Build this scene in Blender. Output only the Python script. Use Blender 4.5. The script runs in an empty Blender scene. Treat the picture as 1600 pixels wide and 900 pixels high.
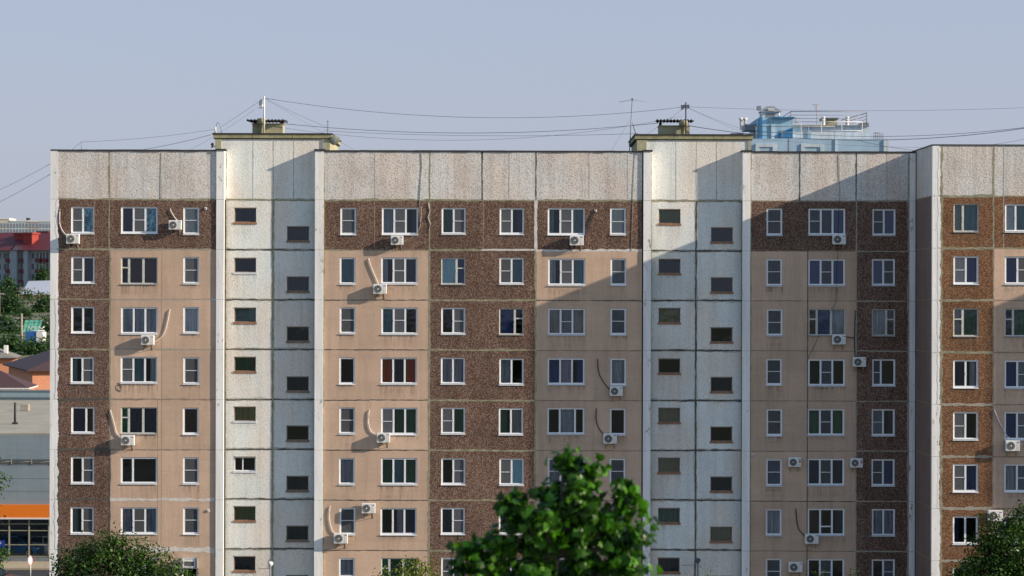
import bpy, math, random
from mathutils import Vector, Matrix, noise
R = random.Random(7)
scn = bpy.context.scene
COL = scn.collection
D = 140.0           # camera to facade
CZ = 20.2           # eye height
S = 28.0            # photo pixels per metre on the main facade
FR = -5.4           # the stepped-forward block's facade
SR = 3920.0/(D+FR)
def fx(p): return (p-800)/S
def fz(p): return CZ+(450-p)/S
def rx(p): return (p-800)/SR
def rz(p): return CZ+(450-p)/SR
def W(px, py, Y):
    k = Y/3920.0
    return Vector(((px-800)*k, Y-D, CZ+(450-py)*k))

# ------------------------------------------------------------------ mesh builder
class MB:
    def __init__(s): s.v=[]; s.f=[]; s.m=[]; s.mats=[]; s.sm=[]; s.tn={}
    def mi(s, mat):
        if mat not in s.mats: s.mats.append(mat)
        return s.mats.index(mat)
    def face(s, pts, mat, smooth=False):
        i=len(s.v); s.v += [tuple(p) for p in pts]; s.f.append(tuple(range(i,i+len(pts)))); s.m.append(s.mi(mat)); s.sm.append(smooth)
    def box(s, x0,x1,y0,y1,z0,z1, mat, M=None):
        c=[(x0,y0,z0),(x1,y0,z0),(x1,y1,z0),(x0,y1,z0),(x0,y0,z1),(x1,y0,z1),(x1,y1,z1),(x0,y1,z1)]
        if M is not None: c=[tuple(M@Vector(p)) for p in c]
        i=len(s.v); s.v+=c; k=s.mi(mat)
        for f in ((0,3,2,1),(4,5,6,7),(0,1,5,4),(1,2,6,5),(2,3,7,6),(3,0,4,7)):
            s.f.append(tuple(i+a for a in f)); s.m.append(k); s.sm.append(False)
    def bbox(s, x0,x1,y0,y1,z0,z1, mat, b=.02, M=None):   # box with chamfered upright edges and top
        r=[(x0+b,y0),(x1-b,y0),(x1,y0+b),(x1,y1-b),(x1-b,y1),(x0+b,y1),(x0,y1-b),(x0,y0+b)]
        cx,cy=(x0+x1)/2,(y0+y1)/2
        def sh(q): return [(cx+(x-cx)*(1-2*b/(x1-x0)), cy+(y-cy)*(1-2*b/(y1-y0))) for x,y in q]
        rings=[(sh(r),z0),(r,z0+b),(r,z1-b),(sh(r),z1)]
        i=len(s.v); k=s.mi(mat)
        for q,z in rings:
            for x,y in q:
                p=Vector((x,y,z)); p = M@p if M is not None else p; s.v.append(tuple(p))
        for a in range(3):
            for j in range(8):
                n=(j+1)%8; s.f.append((i+a*8+j,i+a*8+n,i+a*8+8+n,i+a*8+8+j)); s.m.append(k); s.sm.append(False)
        s.f.append(tuple(i+j for j in reversed(range(8)))); s.m.append(k); s.sm.append(False)
        s.f.append(tuple(i+24+j for j in range(8))); s.m.append(k); s.sm.append(False)
    def tube(s, pts, r, mat, n=6, r1=None, caps=True):
        pts=[Vector(p) for p in pts]; i=len(s.v); k=s.mi(mat); N=len(pts)
        for a,p in enumerate(pts):
            t=(pts[min(a+1,N-1)]-pts[max(a-1,0)]).normalized()
            u=t.cross(Vector((0,0,1)));
            if u.length<.05: u=t.cross(Vector((0,1,0)))
            u.normalize(); w=t.cross(u)
            rr = r if r1 is None else r+(r1-r)*a/(N-1)
            for j in range(n):
                an=2*math.pi*j/n; s.v.append(tuple(p+u*math.cos(an)*rr+w*math.sin(an)*rr))
        for a in range(N-1):
            for j in range(n):
                m=(j+1)%n; s.f.append((i+a*n+j,i+a*n+m,i+(a+1)*n+m,i+(a+1)*n+j)); s.m.append(k); s.sm.append(True)
        if caps:
            s.f.append(tuple(i+j for j in reversed(range(n)))); s.m.append(k); s.sm.append(False)
            s.f.append(tuple(i+(N-1)*n+j for j in range(n))); s.m.append(k); s.sm.append(False)
    def lathe(s, prof, c, axis, mat, n=20, smooth=True):   # prof: (r, h) along axis from c
        c=Vector(c); ax=Vector(axis).normalized(); u=ax.orthogonal().normalized(); w=ax.cross(u)
        i=len(s.v); k=s.mi(mat)
        for r,h in prof:
            for j in range(n):
                an=2*math.pi*j/n; s.v.append(tuple(c+ax*h+u*math.cos(an)*r+w*math.sin(an)*r))
        for a in range(len(prof)-1):
            for j in range(n):
                m=(j+1)%n; s.f.append((i+a*n+j,i+a*n+m,i+(a+1)*n+m,i+(a+1)*n+j)); s.m.append(k); s.sm.append(smooth)
    def ribbon(s, a, b, w, y, mat, jit=.5, step=.09, vertical=False):
        # ragged smear of sealant lying on a wall plane at depth y; a,b = (x,z)
        (x0,z0),(x1,z1)=a,b; L=math.hypot(x1-x0,z1-z0); n=max(2,int(L/step)); i=len(s.v); k=s.mi(mat)
        nx,nz=-(z1-z0)/L,(x1-x0)/L; sd=R.uniform(0,99)
        for j in range(n+1):
            t=j/n; x=x0+(x1-x0)*t; z=z0+(z1-z0)*t
            wv=noise.noise((t*L*.6,sd,0))*.2*jit*w
            for sg in (-1,1):
                h=w*.5*(1+jit*(noise.noise((t*L*2.3,sd+sg*7,3))*1.1+noise.noise((t*L*.5,sd+sg*5,8))*.6+R.uniform(-.35,.35)))
                h=max(h,w*.08)
                s.v.append((x+nx*(sg*h+wv),y,z+nz*(sg*h+wv)))
        for j in range(n):
            q=i+2*j; s.f.append((q,q+2,q+3,q+1)); s.m.append(k); s.sm.append(False)
    def build(s, name, parent=None, org=(0,0,0)):
        me=bpy.data.meshes.new(name); o=Vector(org)
        me.from_pydata([tuple(Vector(v)-o) for v in s.v],[],s.f)
        for m in s.mats: me.materials.append(m)
        me.polygons.foreach_set('material_index',s.m); me.polygons.foreach_set('use_smooth',s.sm); me.update()
        if s.tn:
            at=me.attributes.new('panel_tint','FLOAT','FACE'); at.data.foreach_set('value',[s.tn.get(i,0.0) for i in range(len(s.f))])
        ob=bpy.data.objects.new(name,me); COL.objects.link(ob)
        if parent is not None: ob.parent=parent
        return ob
def tag(o,label=None,cat=None,group=None,kind=None):
    if label: o['label']=label
    if cat: o['category']=cat
    if group: o['group']=group
    if kind: o['kind']=kind
    return o
def empty(name,loc,label,cat,group=None):
    o=bpy.data.objects.new(name,None); COL.objects.link(o); o.location=loc; o.empty_display_size=.2
    return tag(o,label,cat,group)
def copy_tree(o,parent=None,kids=None):
    c=o.copy(); COL.objects.link(c); c.parent=parent
    for ch in list(o.children): copy_tree(ch,c)
    return c

# ------------------------------------------------------------------ materials
def nt(name):
    m=bpy.data.materials.new(name); m.use_nodes=True; t=m.node_tree
    return m,t,t.nodes['Principled BSDF']
def N(t,typ,**kw):
    n=t.nodes.new(typ)
    for k,v in kw.items():
        if k in ('operation','blend_type','data_type','distance','feature','noise_dimensions','layer_name','attribute_name'): setattr(n,k,v)
        else: n.inputs[k].default_value=v
    return n
def coords(t, scale=(1,1,1), loc=(0,0,0)):
    tc=t.nodes.new('ShaderNodeTexCoord'); mp=t.nodes.new('ShaderNodeMapping'); mp.inputs['Scale'].default_value=scale; mp.inputs['Location'].default_value=loc
    t.links.new(tc.outputs['Object'],mp.inputs['Vector']); return mp.outputs[0]
def ramp(t, src, stops):
    r=t.nodes.new('ShaderNodeValToRGB'); t.links.new(src,r.inputs[0]); e=r.color_ramp.elements
    while len(e)<len(stops): e.new(.5)
    for x,(p,c) in zip(e,stops): x.position=p; x.color=(*c,1) if len(c)==3 else c
    return r.outputs[0]
def mix(t, a, b, fac, mode='MIX'):
    n=t.nodes.new('ShaderNodeMix'); n.data_type='RGBA'; n.blend_type=mode
    def setin(i,v):
        if isinstance(v,(tuple,list)): n.inputs[i].default_value=(*v,1)[:4]
        else: t.links.new(v,n.inputs[i])
    if isinstance(fac,(int,float)): n.inputs[0].default_value=fac
    else: t.links.new(fac,n.inputs[0])
    setin(6,a); setin(7,b); return n.outputs[2]
def noise_t(t, vec, scale, detail=3, rough=.6):
    n=t.nodes.new('ShaderNodeTexNoise'); n.inputs['Scale'].default_value=scale; n.inputs['Detail'].default_value=detail; n.inputs['Roughness'].default_value=rough
    t.links.new(vec,n.inputs['Vector']); return n.outputs['Fac']
def bump(t,b,h,strength=.4,dist=.02):
    n=t.nodes.new('ShaderNodeBump'); n.inputs['Strength'].default_value=strength; n.inputs['Distance'].default_value=dist
    t.links.new(h,n.inputs['Height']); t.links.new(n.outputs[0],b.inputs['Normal'])
def g(v): return (v,v,v)
def pebble(name, base, speck, scale=11, lo=.25, hi=.55, stain=.35, streak=.3, bs=.5, patch=None, sx=1.0):
    m,t,b=nt(name)
    v=coords(t,(sx,1,1)); vo=t.nodes.new('ShaderNodeTexVoronoi'); vo.inputs['Scale'].default_value=scale; t.links.new(v,vo.inputs['Vector'])
    n2=noise_t(t,v,scale*1.7,2)
    ad=t.nodes.new('ShaderNodeMath'); ad.operation='MULTIPLY_ADD'; t.links.new(n2,ad.inputs[0]); ad.inputs[1].default_value=.8; t.links.new(vo.outputs['Distance'],ad.inputs[2])
    f=ramp(t,ad.outputs[0],[(lo,g(0)),(hi,g(1))])
    c=mix(t,speck,base,f)
    bwn=t.nodes.new('ShaderNodeRGBToBW'); t.links.new(vo.outputs['Color'],bwn.inputs[0]); vc=mix(t,c,bwn.outputs[0],.22,'OVERLAY')
    big=ramp(t,noise_t(t,v,.45,5,.62),[(.3,g(1-stain)),(.6,g(1)),(.8,g(1.0))])
    c=mix(t,vc,big,1,'MULTIPLY')
    st=ramp(t,noise_t(t,coords(t,(2.6,2.6,.10)),1.0,5,.7),[(.32,g(1-streak)),(.55,g(1))])
    c=mix(t,c,st,1,'MULTIPLY')
    # dark chips of missing stone
    ch=ramp(t,noise_t(t,coords(t,(1,1,.45)),5.5,3,.7),[(.66,g(1)),(.72,g(.62))])
    c=mix(t,c,ch,.8,'MULTIPLY')
    if patch:
        pf=ramp(t,noise_t(t,coords(t,(1,1,.55)),.5,1.5,.4),[(.42,g(0)),(.6,g(1))])
        c=mix(t,c,mix(t,c,patch,1,'MULTIPLY'),pf)
    pa=t.nodes.new('ShaderNodeAttribute'); pa.attribute_name='panel_tint'; sb=t.nodes.new('ShaderNodeMath'); sb.operation='SUBTRACT'; sb.inputs[0].default_value=1; t.links.new(pa.outputs['Fac'],sb.inputs[1]); c=mix(t,c,sb.outputs[0],1,'MULTIPLY')
    t.links.new(c,b.inputs['Base Color']); b.inputs['Roughness'].default_value=.95
    b.inputs['Specular IOR Level'].default_value=.1
    bump(t,b,ad.outputs[0],bs,.018)
    return m
def stucco(name, col, var=.12, streak=.16, bs=.25):
    m,t,b=nt(name); v=coords(t)
    big=ramp(t,noise_t(t,v,.35,6,.65),[(.3,g(1-var)),(.65,g(1+var*.4))])
    st=ramp(t,noise_t(t,coords(t,(2.2,2.2,.12)),1.0,5,.7),[(.3,g(1-streak)),(.55,g(1))])
    hs=ramp(t,noise_t(t,coords(t,(.25,.25,2.4)),1.0,4,.7),[(.3,g(.92)),(.6,g(1))])
    fine=ramp(t,noise_t(t,v,9,4,.8),[(.3,g(.86)),(.7,g(1.05))])
    c=mix(t,col,big,1,'MULTIPLY'); c=mix(t,c,st,1,'MULTIPLY'); c=mix(t,c,hs,1,'MULTIPLY'); c=mix(t,c,fine,1,'MULTIPLY')
    hue=ramp(t,noise_t(t,coords(t,(.5,.5,.3),(7,3,1)),.8,3),[(.4,(1,1,1)),(.7,(.95,.985,.97))])
    c=mix(t,c,hue,1,'MULTIPLY')
    # fine rain-washed grime spots
    sp=ramp(t,noise_t(t,coords(t,(1,1,1),(3,9,2)),2.6,6,.75),[(.64,g(1)),(.74,g(.78))])
    c=mix(t,c,sp,.7,'MULTIPLY')
    pa=t.nodes.new('ShaderNodeAttribute'); pa.attribute_name='panel_tint'; sb=t.nodes.new('ShaderNodeMath'); sb.operation='SUBTRACT'; sb.inputs[0].default_value=1; t.links.new(pa.outputs['Fac'],sb.inputs[1]); c=mix(t,c,sb.outputs[0],1,'MULTIPLY')
    t.links.new(c,b.inputs['Base Color']); b.inputs['Roughness'].default_value=.93; b.inputs['Specular IOR Level'].default_value=.15
    bump(t,b,noise_t(t,v,14,4,.7),bs,.012)
    return m
def chipped(name, col, under, lo=.60, hi=.66, sc=1.6, stain=.2):
    m,t,b=nt(name); v=coords(t,(1.6,1.6,.7))
    f=ramp(t,noise_t(t,v,sc,7,.72),[(lo,g(0)),(hi,g(1))])
    c=mix(t,col,under,f)
    big=ramp(t,noise_t(t,coords(t,(3,3,.2)),1,5,.7),[(.3,g(1-stain)),(.6,g(1))])
    c=mix(t,c,big,1,'MULTIPLY')
    t.links.new(c,b.inputs['Base Color']); b.inputs['Roughness'].default_value=.85; b.inputs['Specular IOR Level'].default_value=.2
    bump(t,b,noise_t(t,coords(t),8,5,.7),.35,.02)
    return m
def plain(name, col, rough=.6, var=.12, sc=3, metal=0, spec=.4):
    m,t,b=nt(name); f=ramp(t,noise_t(t,coords(t),sc,4,.65),[(.3,g(1-var)),(.7,g(1+var*.3))])
    t.links.new(mix(t,col,f,1,'MULTIPLY'),b.inputs['Base Color']); b.inputs['Roughness'].default_value=rough
    b.inputs['Metallic'].default_value=metal; b.inputs['Specular IOR Level'].default_value=spec
    return m
M={}
M['brown']=pebble('brown_pebbledash',(.142,.077,.057),(.49,.375,.285),17,.38,1.27,.25,.22,.35)
M['brownr']=pebble('rust_brown_pebbledash',(.185,.084,.044),(.47,.325,.195),17,.38,1.27,.22,.2,.35,sx=.5)
M['white']=pebble('white_pebbledash',(.85,.87,.82),(.42,.45,.43),14,.38,.86,.10,.12,.35,patch=(1.03,.93,.87))
M['grey']=pebble('grey_pebbledash',(.745,.72,.67),(.38,.365,.34),14,.38,.92,.15,.2,.35,patch=(1.03,.94,.89),sx=.8)
M['tan']=stucco('tan_painted_stucco',(.685,.483,.352))
M['dsh']=plain('grey_green_dish_paint',(.17,.20,.17),.5,.2,3)
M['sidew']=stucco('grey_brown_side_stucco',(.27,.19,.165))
M['pier']=chipped('white_painted_concrete',(.93,.91,.87),(.42,.39,.33))
M['olive']=plain('olive_weathered_concrete',(.36,.34,.19),.9,.35,2.5)
M['oliv2']=plain('mossy_plaster',(.44,.42,.27),.9,.3,4)
M['felt']=plain('dark_roofing_felt',(.045,.042,.042),.85,.3,6)
M['jo']=plain('ochre_joint_sealant',(.34,.32,.21),.9,.45,3)
M['joh']=plain('washed_joint_halo',(.52,.51,.44),.9,.3,3)
M['jd']=plain('dark_joint_sealant',(.11,.105,.09),.9,.4,3)
M['jg']=plain('grey_joint_sealant',(.40,.36,.29),.9,.3,3)
M['jt']=plain('faded_joint_line',(.34,.245,.18),.9,.3,3)
M['jw']=plain('white_joint_putty',(.72,.68,.62),.9,.25,3)
M['seam']=plain('hairline_panel_seam',(.46,.44,.41),.9,.3,3)
M['reveal']=plain('white_reveal_plaster',(.72,.71,.69),.8,.15,4)
M['revd']=plain('dark_reveal_concrete',(.34,.30,.25),.9,.3,4)
M['pvc']=plain('white_upvc',(.84,.85,.86),.35,.05,2)
M['oldw']=plain('aged_white_window_paint',(.62,.63,.57),.6,.25,5)
M['wood']=plain('weathered_brown_wood',(.29,.215,.16),.8,.4,7)
M['rust']=plain('rust_red_sill_metal',(.36,.19,.11),.75,.4,5)
M['sillm']=plain('pale_sill_metal',(.70,.71,.72),.4,.15,4,spec=.5)
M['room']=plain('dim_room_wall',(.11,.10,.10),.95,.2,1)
M['net']=None
def glass(name, tint=(.86,.9,.92), spec=1.0):
    m,t,b=nt(name); t.nodes.remove(b); out=t.nodes['Material Output']
    tr=t.nodes.new('ShaderNodeBsdfTransparent'); tr.inputs[0].default_value=(*tint,1)
    gl=t.nodes.new('ShaderNodeBsdfGlossy'); gl.inputs['Roughness'].default_value=.03; gl.inputs[0].default_value=(.8,.9,1.0,1)
    fr=t.nodes.new('ShaderNodeFresnel'); fr.inputs[0].default_value=1.62
    bp=t.nodes.new('ShaderNodeBump'); bp.inputs['Strength'].default_value=.12; bp.inputs['Distance'].default_value=.05
    t.links.new(noise_t(t,coords(t),1.1,2),bp.inputs['Height']); t.links.new(bp.outputs[0],gl.inputs['Normal'])
    mx=t.nodes.new('ShaderNodeMixShader'); t.links.new(fr.outputs[0],mx.inputs[0]); t.links.new(tr.outputs[0],mx.inputs[1]); t.links.new(gl.outputs[0],mx.inputs[2]); t.links.new(mx.outputs[0],out.inputs[0])
    return m
M['sglass']=glass('showroom_glass',(.97,.99,.98)); M['glass']=glass('window_glass'); M['dglass']=glass('dusty_stair_glass',(.72,.74,.66))
def netm():
    m,t,b=nt('insect_mesh'); out=t.nodes['Material Output']; b.inputs['Base Color'].default_value=(.17,.175,.185,1); b.inputs['Roughness'].default_value=.9
    tr=t.nodes.new('ShaderNodeBsdfTransparent'); mx=t.nodes.new('ShaderNodeMixShader'); mx.inputs[0].default_value=.42
    t.links.new(tr.outputs[0],mx.inputs[1]); t.links.new(b.outputs[0],mx.inputs[2]); t.links.new(mx.outputs[0],out.inputs[0]); return m
M['net']=netm()
def cloth(name,col,var=.35):
    m,t,b=nt(name); f=ramp(t,noise_t(t,coords(t,(9,9,.6)),1,3,.6),[(.3,g(1-var)),(.7,g(1.1))])
    t.links.new(mix(t,col,f,1,'MULTIPLY'),b.inputs['Base Color']); b.inputs['Roughness'].default_value=.9; return m
CUR={'c':cloth('pale_sheer_curtain',(.58,.62,.68),.5),'C':cloth('bright_white_curtain',(.80,.82,.84),.15),'t':cloth('teal_curtain',(.20,.38,.42),.5),
 'b':cloth('blue_curtain',(.05,.10,.32)),'g':cloth('green_curtain',(.07,.19,.12)),'r':cloth('red_curtain',(.62,.10,.04)),'y':cloth('cream_curtain',(.52,.47,.27)),
 'k':cloth('brown_curtain',(.13,.06,.05)),'l':cloth('lilac_curtain',(.60,.56,.66),.5),'n':cloth('navy_curtain',(.06,.07,.14)),'G':cloth('bright_green_curtain',(.10,.36,.20)),
 'p':cloth('bright_teal_film',(.50,.74,.80),.12),'o':cloth('olive_blind',(.30,.31,.17),.1),'w':cloth('warm_grey_blind',(.45,.42,.40),.15)}
def foilm():
    m,t,b=nt('crumpled_blue_foil'); wv=t.nodes.new('ShaderNodeTexNoise'); wv.inputs['Scale'].default_value=3.2; wv.inputs['Distortion'].default_value=2.5; wv.inputs['Detail'].default_value=2
    t.links.new(coords(t,(1,1,.55)),wv.inputs['Vector'])
    t.links.new(ramp(t,wv.outputs['Fac'],[(.36,(.05,.17,.25)),(.5,(.12,.42,.55)),(.6,(.45,.70,.78))]),b.inputs['Base Color']); b.inputs['Metallic'].default_value=.3; b.inputs['Roughness'].default_value=.35
    bump(t,b,wv.outputs['Fac'],.6,.05); return m
CUR['f']=foilm()
M['acw']=plain('ac_white_enamel',(.80,.79,.75),.45,.1,3)
M['acd']=plain('ac_dark_grille',(.10,.11,.11),.6,.2,8)
M['acm']=plain('galvanised_bracket',(.35,.34,.32),.55,.3,6)
M['red']=plain('red_label_print',(.55,.03,.04),.6,.05)
M['blu']=plain('blue_label_print',(.03,.06,.25),.6,.05)
M['hosew']=plain('white_hose_wrap',(.72,.70,.66),.7,.2,5)
M['hoseb']=plain('black_hose_wrap',(.035,.035,.04),.7,.2,5)
M['cable']=plain('black_cable',(.10,.11,.15),.7,.1)
M['steel']=plain('grey_painted_steel',(.25,.26,.28),.5,.3,5)
M['whs']=plain('white_painted_steel',(.78,.76,.72),.5,.2,5)

YB=[fz(312.8+78.2*i) for i in range(11)]; YR=[rz(304.7+81.4*i) for i in range(11)]
# ------------------------------------------------------------------ wall helpers
PT={}
def holed(mb,x0,x1,z0,z1,y,holes,mat,rev,dep):
    fl=[YB,YR][y<-1]
    hs=[h for h in holes if h[0]<x1-.01 and h[1]>x0+.01 and h[2]<z1-.01 and h[3]>z0+.01]
    xs=sorted({x0,x1}|{h[0] for h in hs}|{h[1] for h in hs}); zs=sorted({z0,z1}|{h[2] for h in hs}|{h[3] for h in hs}|{q for q in fl if z0<q<z1}); cx=[x0,x1]
    if x1-x0>4: cx=[x0,fx(1262),x1] if x0<fx(1262)<x1 else [x0,fx({172:252,350:425,505:671,671:754,837:929,1017:1088.5}.get(round(x0*S+800),2000)),x1]
    xs=sorted(set(xs)|{q for q in cx if x0<q<x1})
    for a,b in zip(xs,xs[1:]):
        for c,d in zip(zs,zs[1:]):
            mx,mz=(a+b)/2,(c+d)/2
            if any(h[0]<mx<h[1] and h[2]<mz<h[3] for h in hs): continue
            key=(round(x0,1),sum(q<mx for q in cx),sum(q<mz for q in fl)); PT.setdefault(key,R.uniform(-.05,.10)); mb.tn[len(mb.f)]=PT[key]
            mb.face([(a,y,c),(b,y,c),(b,y,d),(a,y,d)],mat)
    for h in hs:
        a,b,c,d=h[:4]; e=y+dep
        mb.face([(a,y,c),(a,y,d),(a,e,d),(a,e,c)],rev); mb.face([(b,y,d),(b,y,c),(b,e,c),(b,e,d)],rev)
        mb.face([(a,y,d),(b,y,d),(b,e,d),(a,e,d)],rev); mb.face([(b,y,c),(a,y,c),(a,e,c),(b,e,c)],rev)
def window(root,org,x0,x1,z0,z1,y,spec,style='pvc',label=None,name='window'):
    """spec: list of (width share, code, flags). code: curtain key or 'd' for none; flags: s screen+bar, h small top light, q half-drawn"""
    fm=M['oldw'] if style=='old' else M['pvc']; mb=MB(); ow=.088 if style!='old' else .06; mw=.10 if style!='old' else .12
    dep=.05+R.uniform(-.012,.02); ya=y+dep; yb=ya+.07
    mb.box(x0+.004,x0+ow,ya,yb,z0+.004,z1-.004,fm); mb.box(x1-ow,x1-.004,ya,yb,z0+.004,z1-.004,fm)
    mb.box(x0+ow,x1-ow,ya+.002,yb,z1-ow,z1-.004,fm); mb.box(x0+ow,x1-ow,ya+.002,yb,z0+.004,z0+ow*1.15,fm)
    ix0,ix1,iz0,iz1=x0+ow,x1-ow,z0+ow*1.15,z1-ow
    tot=sum(s[0] for s in spec); n=len(spec); wtot=(ix1-ix0)-(n-1)*mw; x=ix0
    cur=MB(); gl=MB(); net=MB(); hasc=hasn=False
    for i,s in enumerate(spec):
        w=wtot*s[0]/tot; a,b=x,x+w; code=s[1]; fl=s[2] if len(s)>2 else ''
        if i<n-1: mb.box(b,b+mw,ya+.003,yb,iz0,iz1,fm)
        if 's' in fl: 
            zm=(iz0+iz1)/2+R.uniform(-.03,.03); mb.box(a,b,ya-.012,ya+.03,zm-.016,zm+.016,fm)
            net.face([(a,ya+.012,iz0),(b,ya+.012,iz0),(b,ya+.012,iz1),(a,ya+.012,iz1)],M['net']); hasn=True
        if 'h' in fl:
            zm=iz0+(iz1-iz0)*.62; mb.box(a,b,ya+.004,yb-.002,zm-.035,zm+.035,fm)
        if 'v' in fl:
            zm=iz0+(iz1-iz0)*.3; mb.box(a,b,ya+.004,yb-.002,zm-.035,zm+.035,fm)
        gl.face([(a-.01,ya+.045,iz0-.01),(b+.01,ya+.045,iz0-.01),(b+.01,ya+.045,iz1+.01),(a-.01,ya+.045,iz1+.01)],M['glass'])
        if code!='d':
            hasc=True; ca,cb=a-.03,b+.03; yc=ya+.10 if code in 'fpo' else ya+R.uniform(.16,.24)
            if 'q' in fl:
                if i==0: cb=a+(b-a)*R.uniform(.45,.7)
                else: ca=b-(b-a)*R.uniform(.45,.7)
            if 'g' in fl and False: pass
            zl=iz0-.04 if 'u' not in fl else iz0+(iz1-iz0)*R.uniform(.25,.5)
            k=max(4,int((cb-ca)/.03)); ph=R.uniform(0,6); amp=.03 if code not in 'fpo' else .004
            for j in range(k):
                u0,u1=ca+(cb-ca)*j/k,ca+(cb-ca)*(j+1)/k
                f=lambda u: yc+amp*math.sin(u*38+ph)+amp*.5*math.sin(u*17+ph*2)
                cur.face([(u0,f(u0),zl),(u1,f(u1),zl),(u1,f(u1),iz1+.03),(u0,f(u0),iz1+.03)],CUR[code],True)
        x=b+mw
    # sash handle
    if n>1: mb.box(ix0+wtot*spec[0][0]/tot+.035,ix0+wtot*spec[0][0]/tot+.055,ya-.02,ya+.003,(iz0+iz1)/2-.05,(iz0+iz1)/2+.05,fm)
    if R.random()<.75 and style!='old': mb.box(x0+.006,x1-.006,y-.01,ya-.001,z0+.022,z0+.07,M['pvc'])
    o=mb.build(name,root,org)
    if label: o['label']=label
    gl.build('pane',o,org)
    if hasc: cur.build('curtain',o,org)
    if hasn: net.build('insect_screen',o,org)
    sl=MB(); sm=M['sillm'] if style!='old' else M['acm']
    sl.face([(x0-.03,y-.05,z0-.012),(x1+.03,y-.05,z0-.012),(x1+.03,ya+.002,z0+.02),(x0-.03,ya+.002,z0+.02)],sm)
    sl.box(x0-.03,x1+.03,y-.05,y-.044,z0-.045,z0-.0125,sm)
    sl.build('sill',o,org)
    return o
def stair_window(root,org,x0,x1,z0,z1,y,code,sill='rust'):
    mb=MB(); ya=y+.10; fm=M['wood']; q=.05
    if code=='P':
        fm=M['pvc']; q=.06; mb.box((x0*.6+x1*.4)-.03,(x0*.6+x1*.4)+.03,ya,ya+.06,z0+q,z1-q,fm)
    mb.box(x0,x0+q,ya+.002,ya+.06,z0,z1,fm); mb.box(x1-q,x1,ya+.002,ya+.06,z0,z1,fm); mb.box(x0+q,x1-q,ya,ya+.06,z1-q,z1,fm); mb.box(x0+q,x1-q,ya,ya+.06,z0,z0+q*1.3,fm)
    mb.box(x0-.02,x1+.02,y-.012,ya+.001,z1-.01,z1+.035,M['revd'])
    o=mb.build('stairwell_window',root,org)
    gm=MB(); gm.face([(x0+q,ya+.03,z0+q),(x1-q,ya+.03,z0+q),(x1-q,ya+.03,z1-q),(x0+q,ya+.03,z1-q)],M['dglass' if code!='P' else 'glass']); gm.build('pane',o,org)
    if code in CUR:
        c=MB(); 
        for j in range(10):
            u0,u1=x0+(x1-x0)*j/10,x0+(x1-x0)*(j+1)/10; f=lambda u: ya+.09+.012*math.sin(u*30)
            c.face([(u0,f(u0),z0),(u1,f(u1),z0),(u1,f(u1),z1),(u0,f(u0),z1)],CUR[code],True)
        c.build('curtain',o,org)
    s=MB(); sm={'rust':M['rust'],'white':M['sillm'],'wood':M['wood']}[sill]
    s.box(x0-.05,x1+.05,y-.035,ya+.001,z0-.085+R.uniform(-.012,.012),z0+.03,sm)
    s.build('sill',o,org)
    return o

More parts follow.
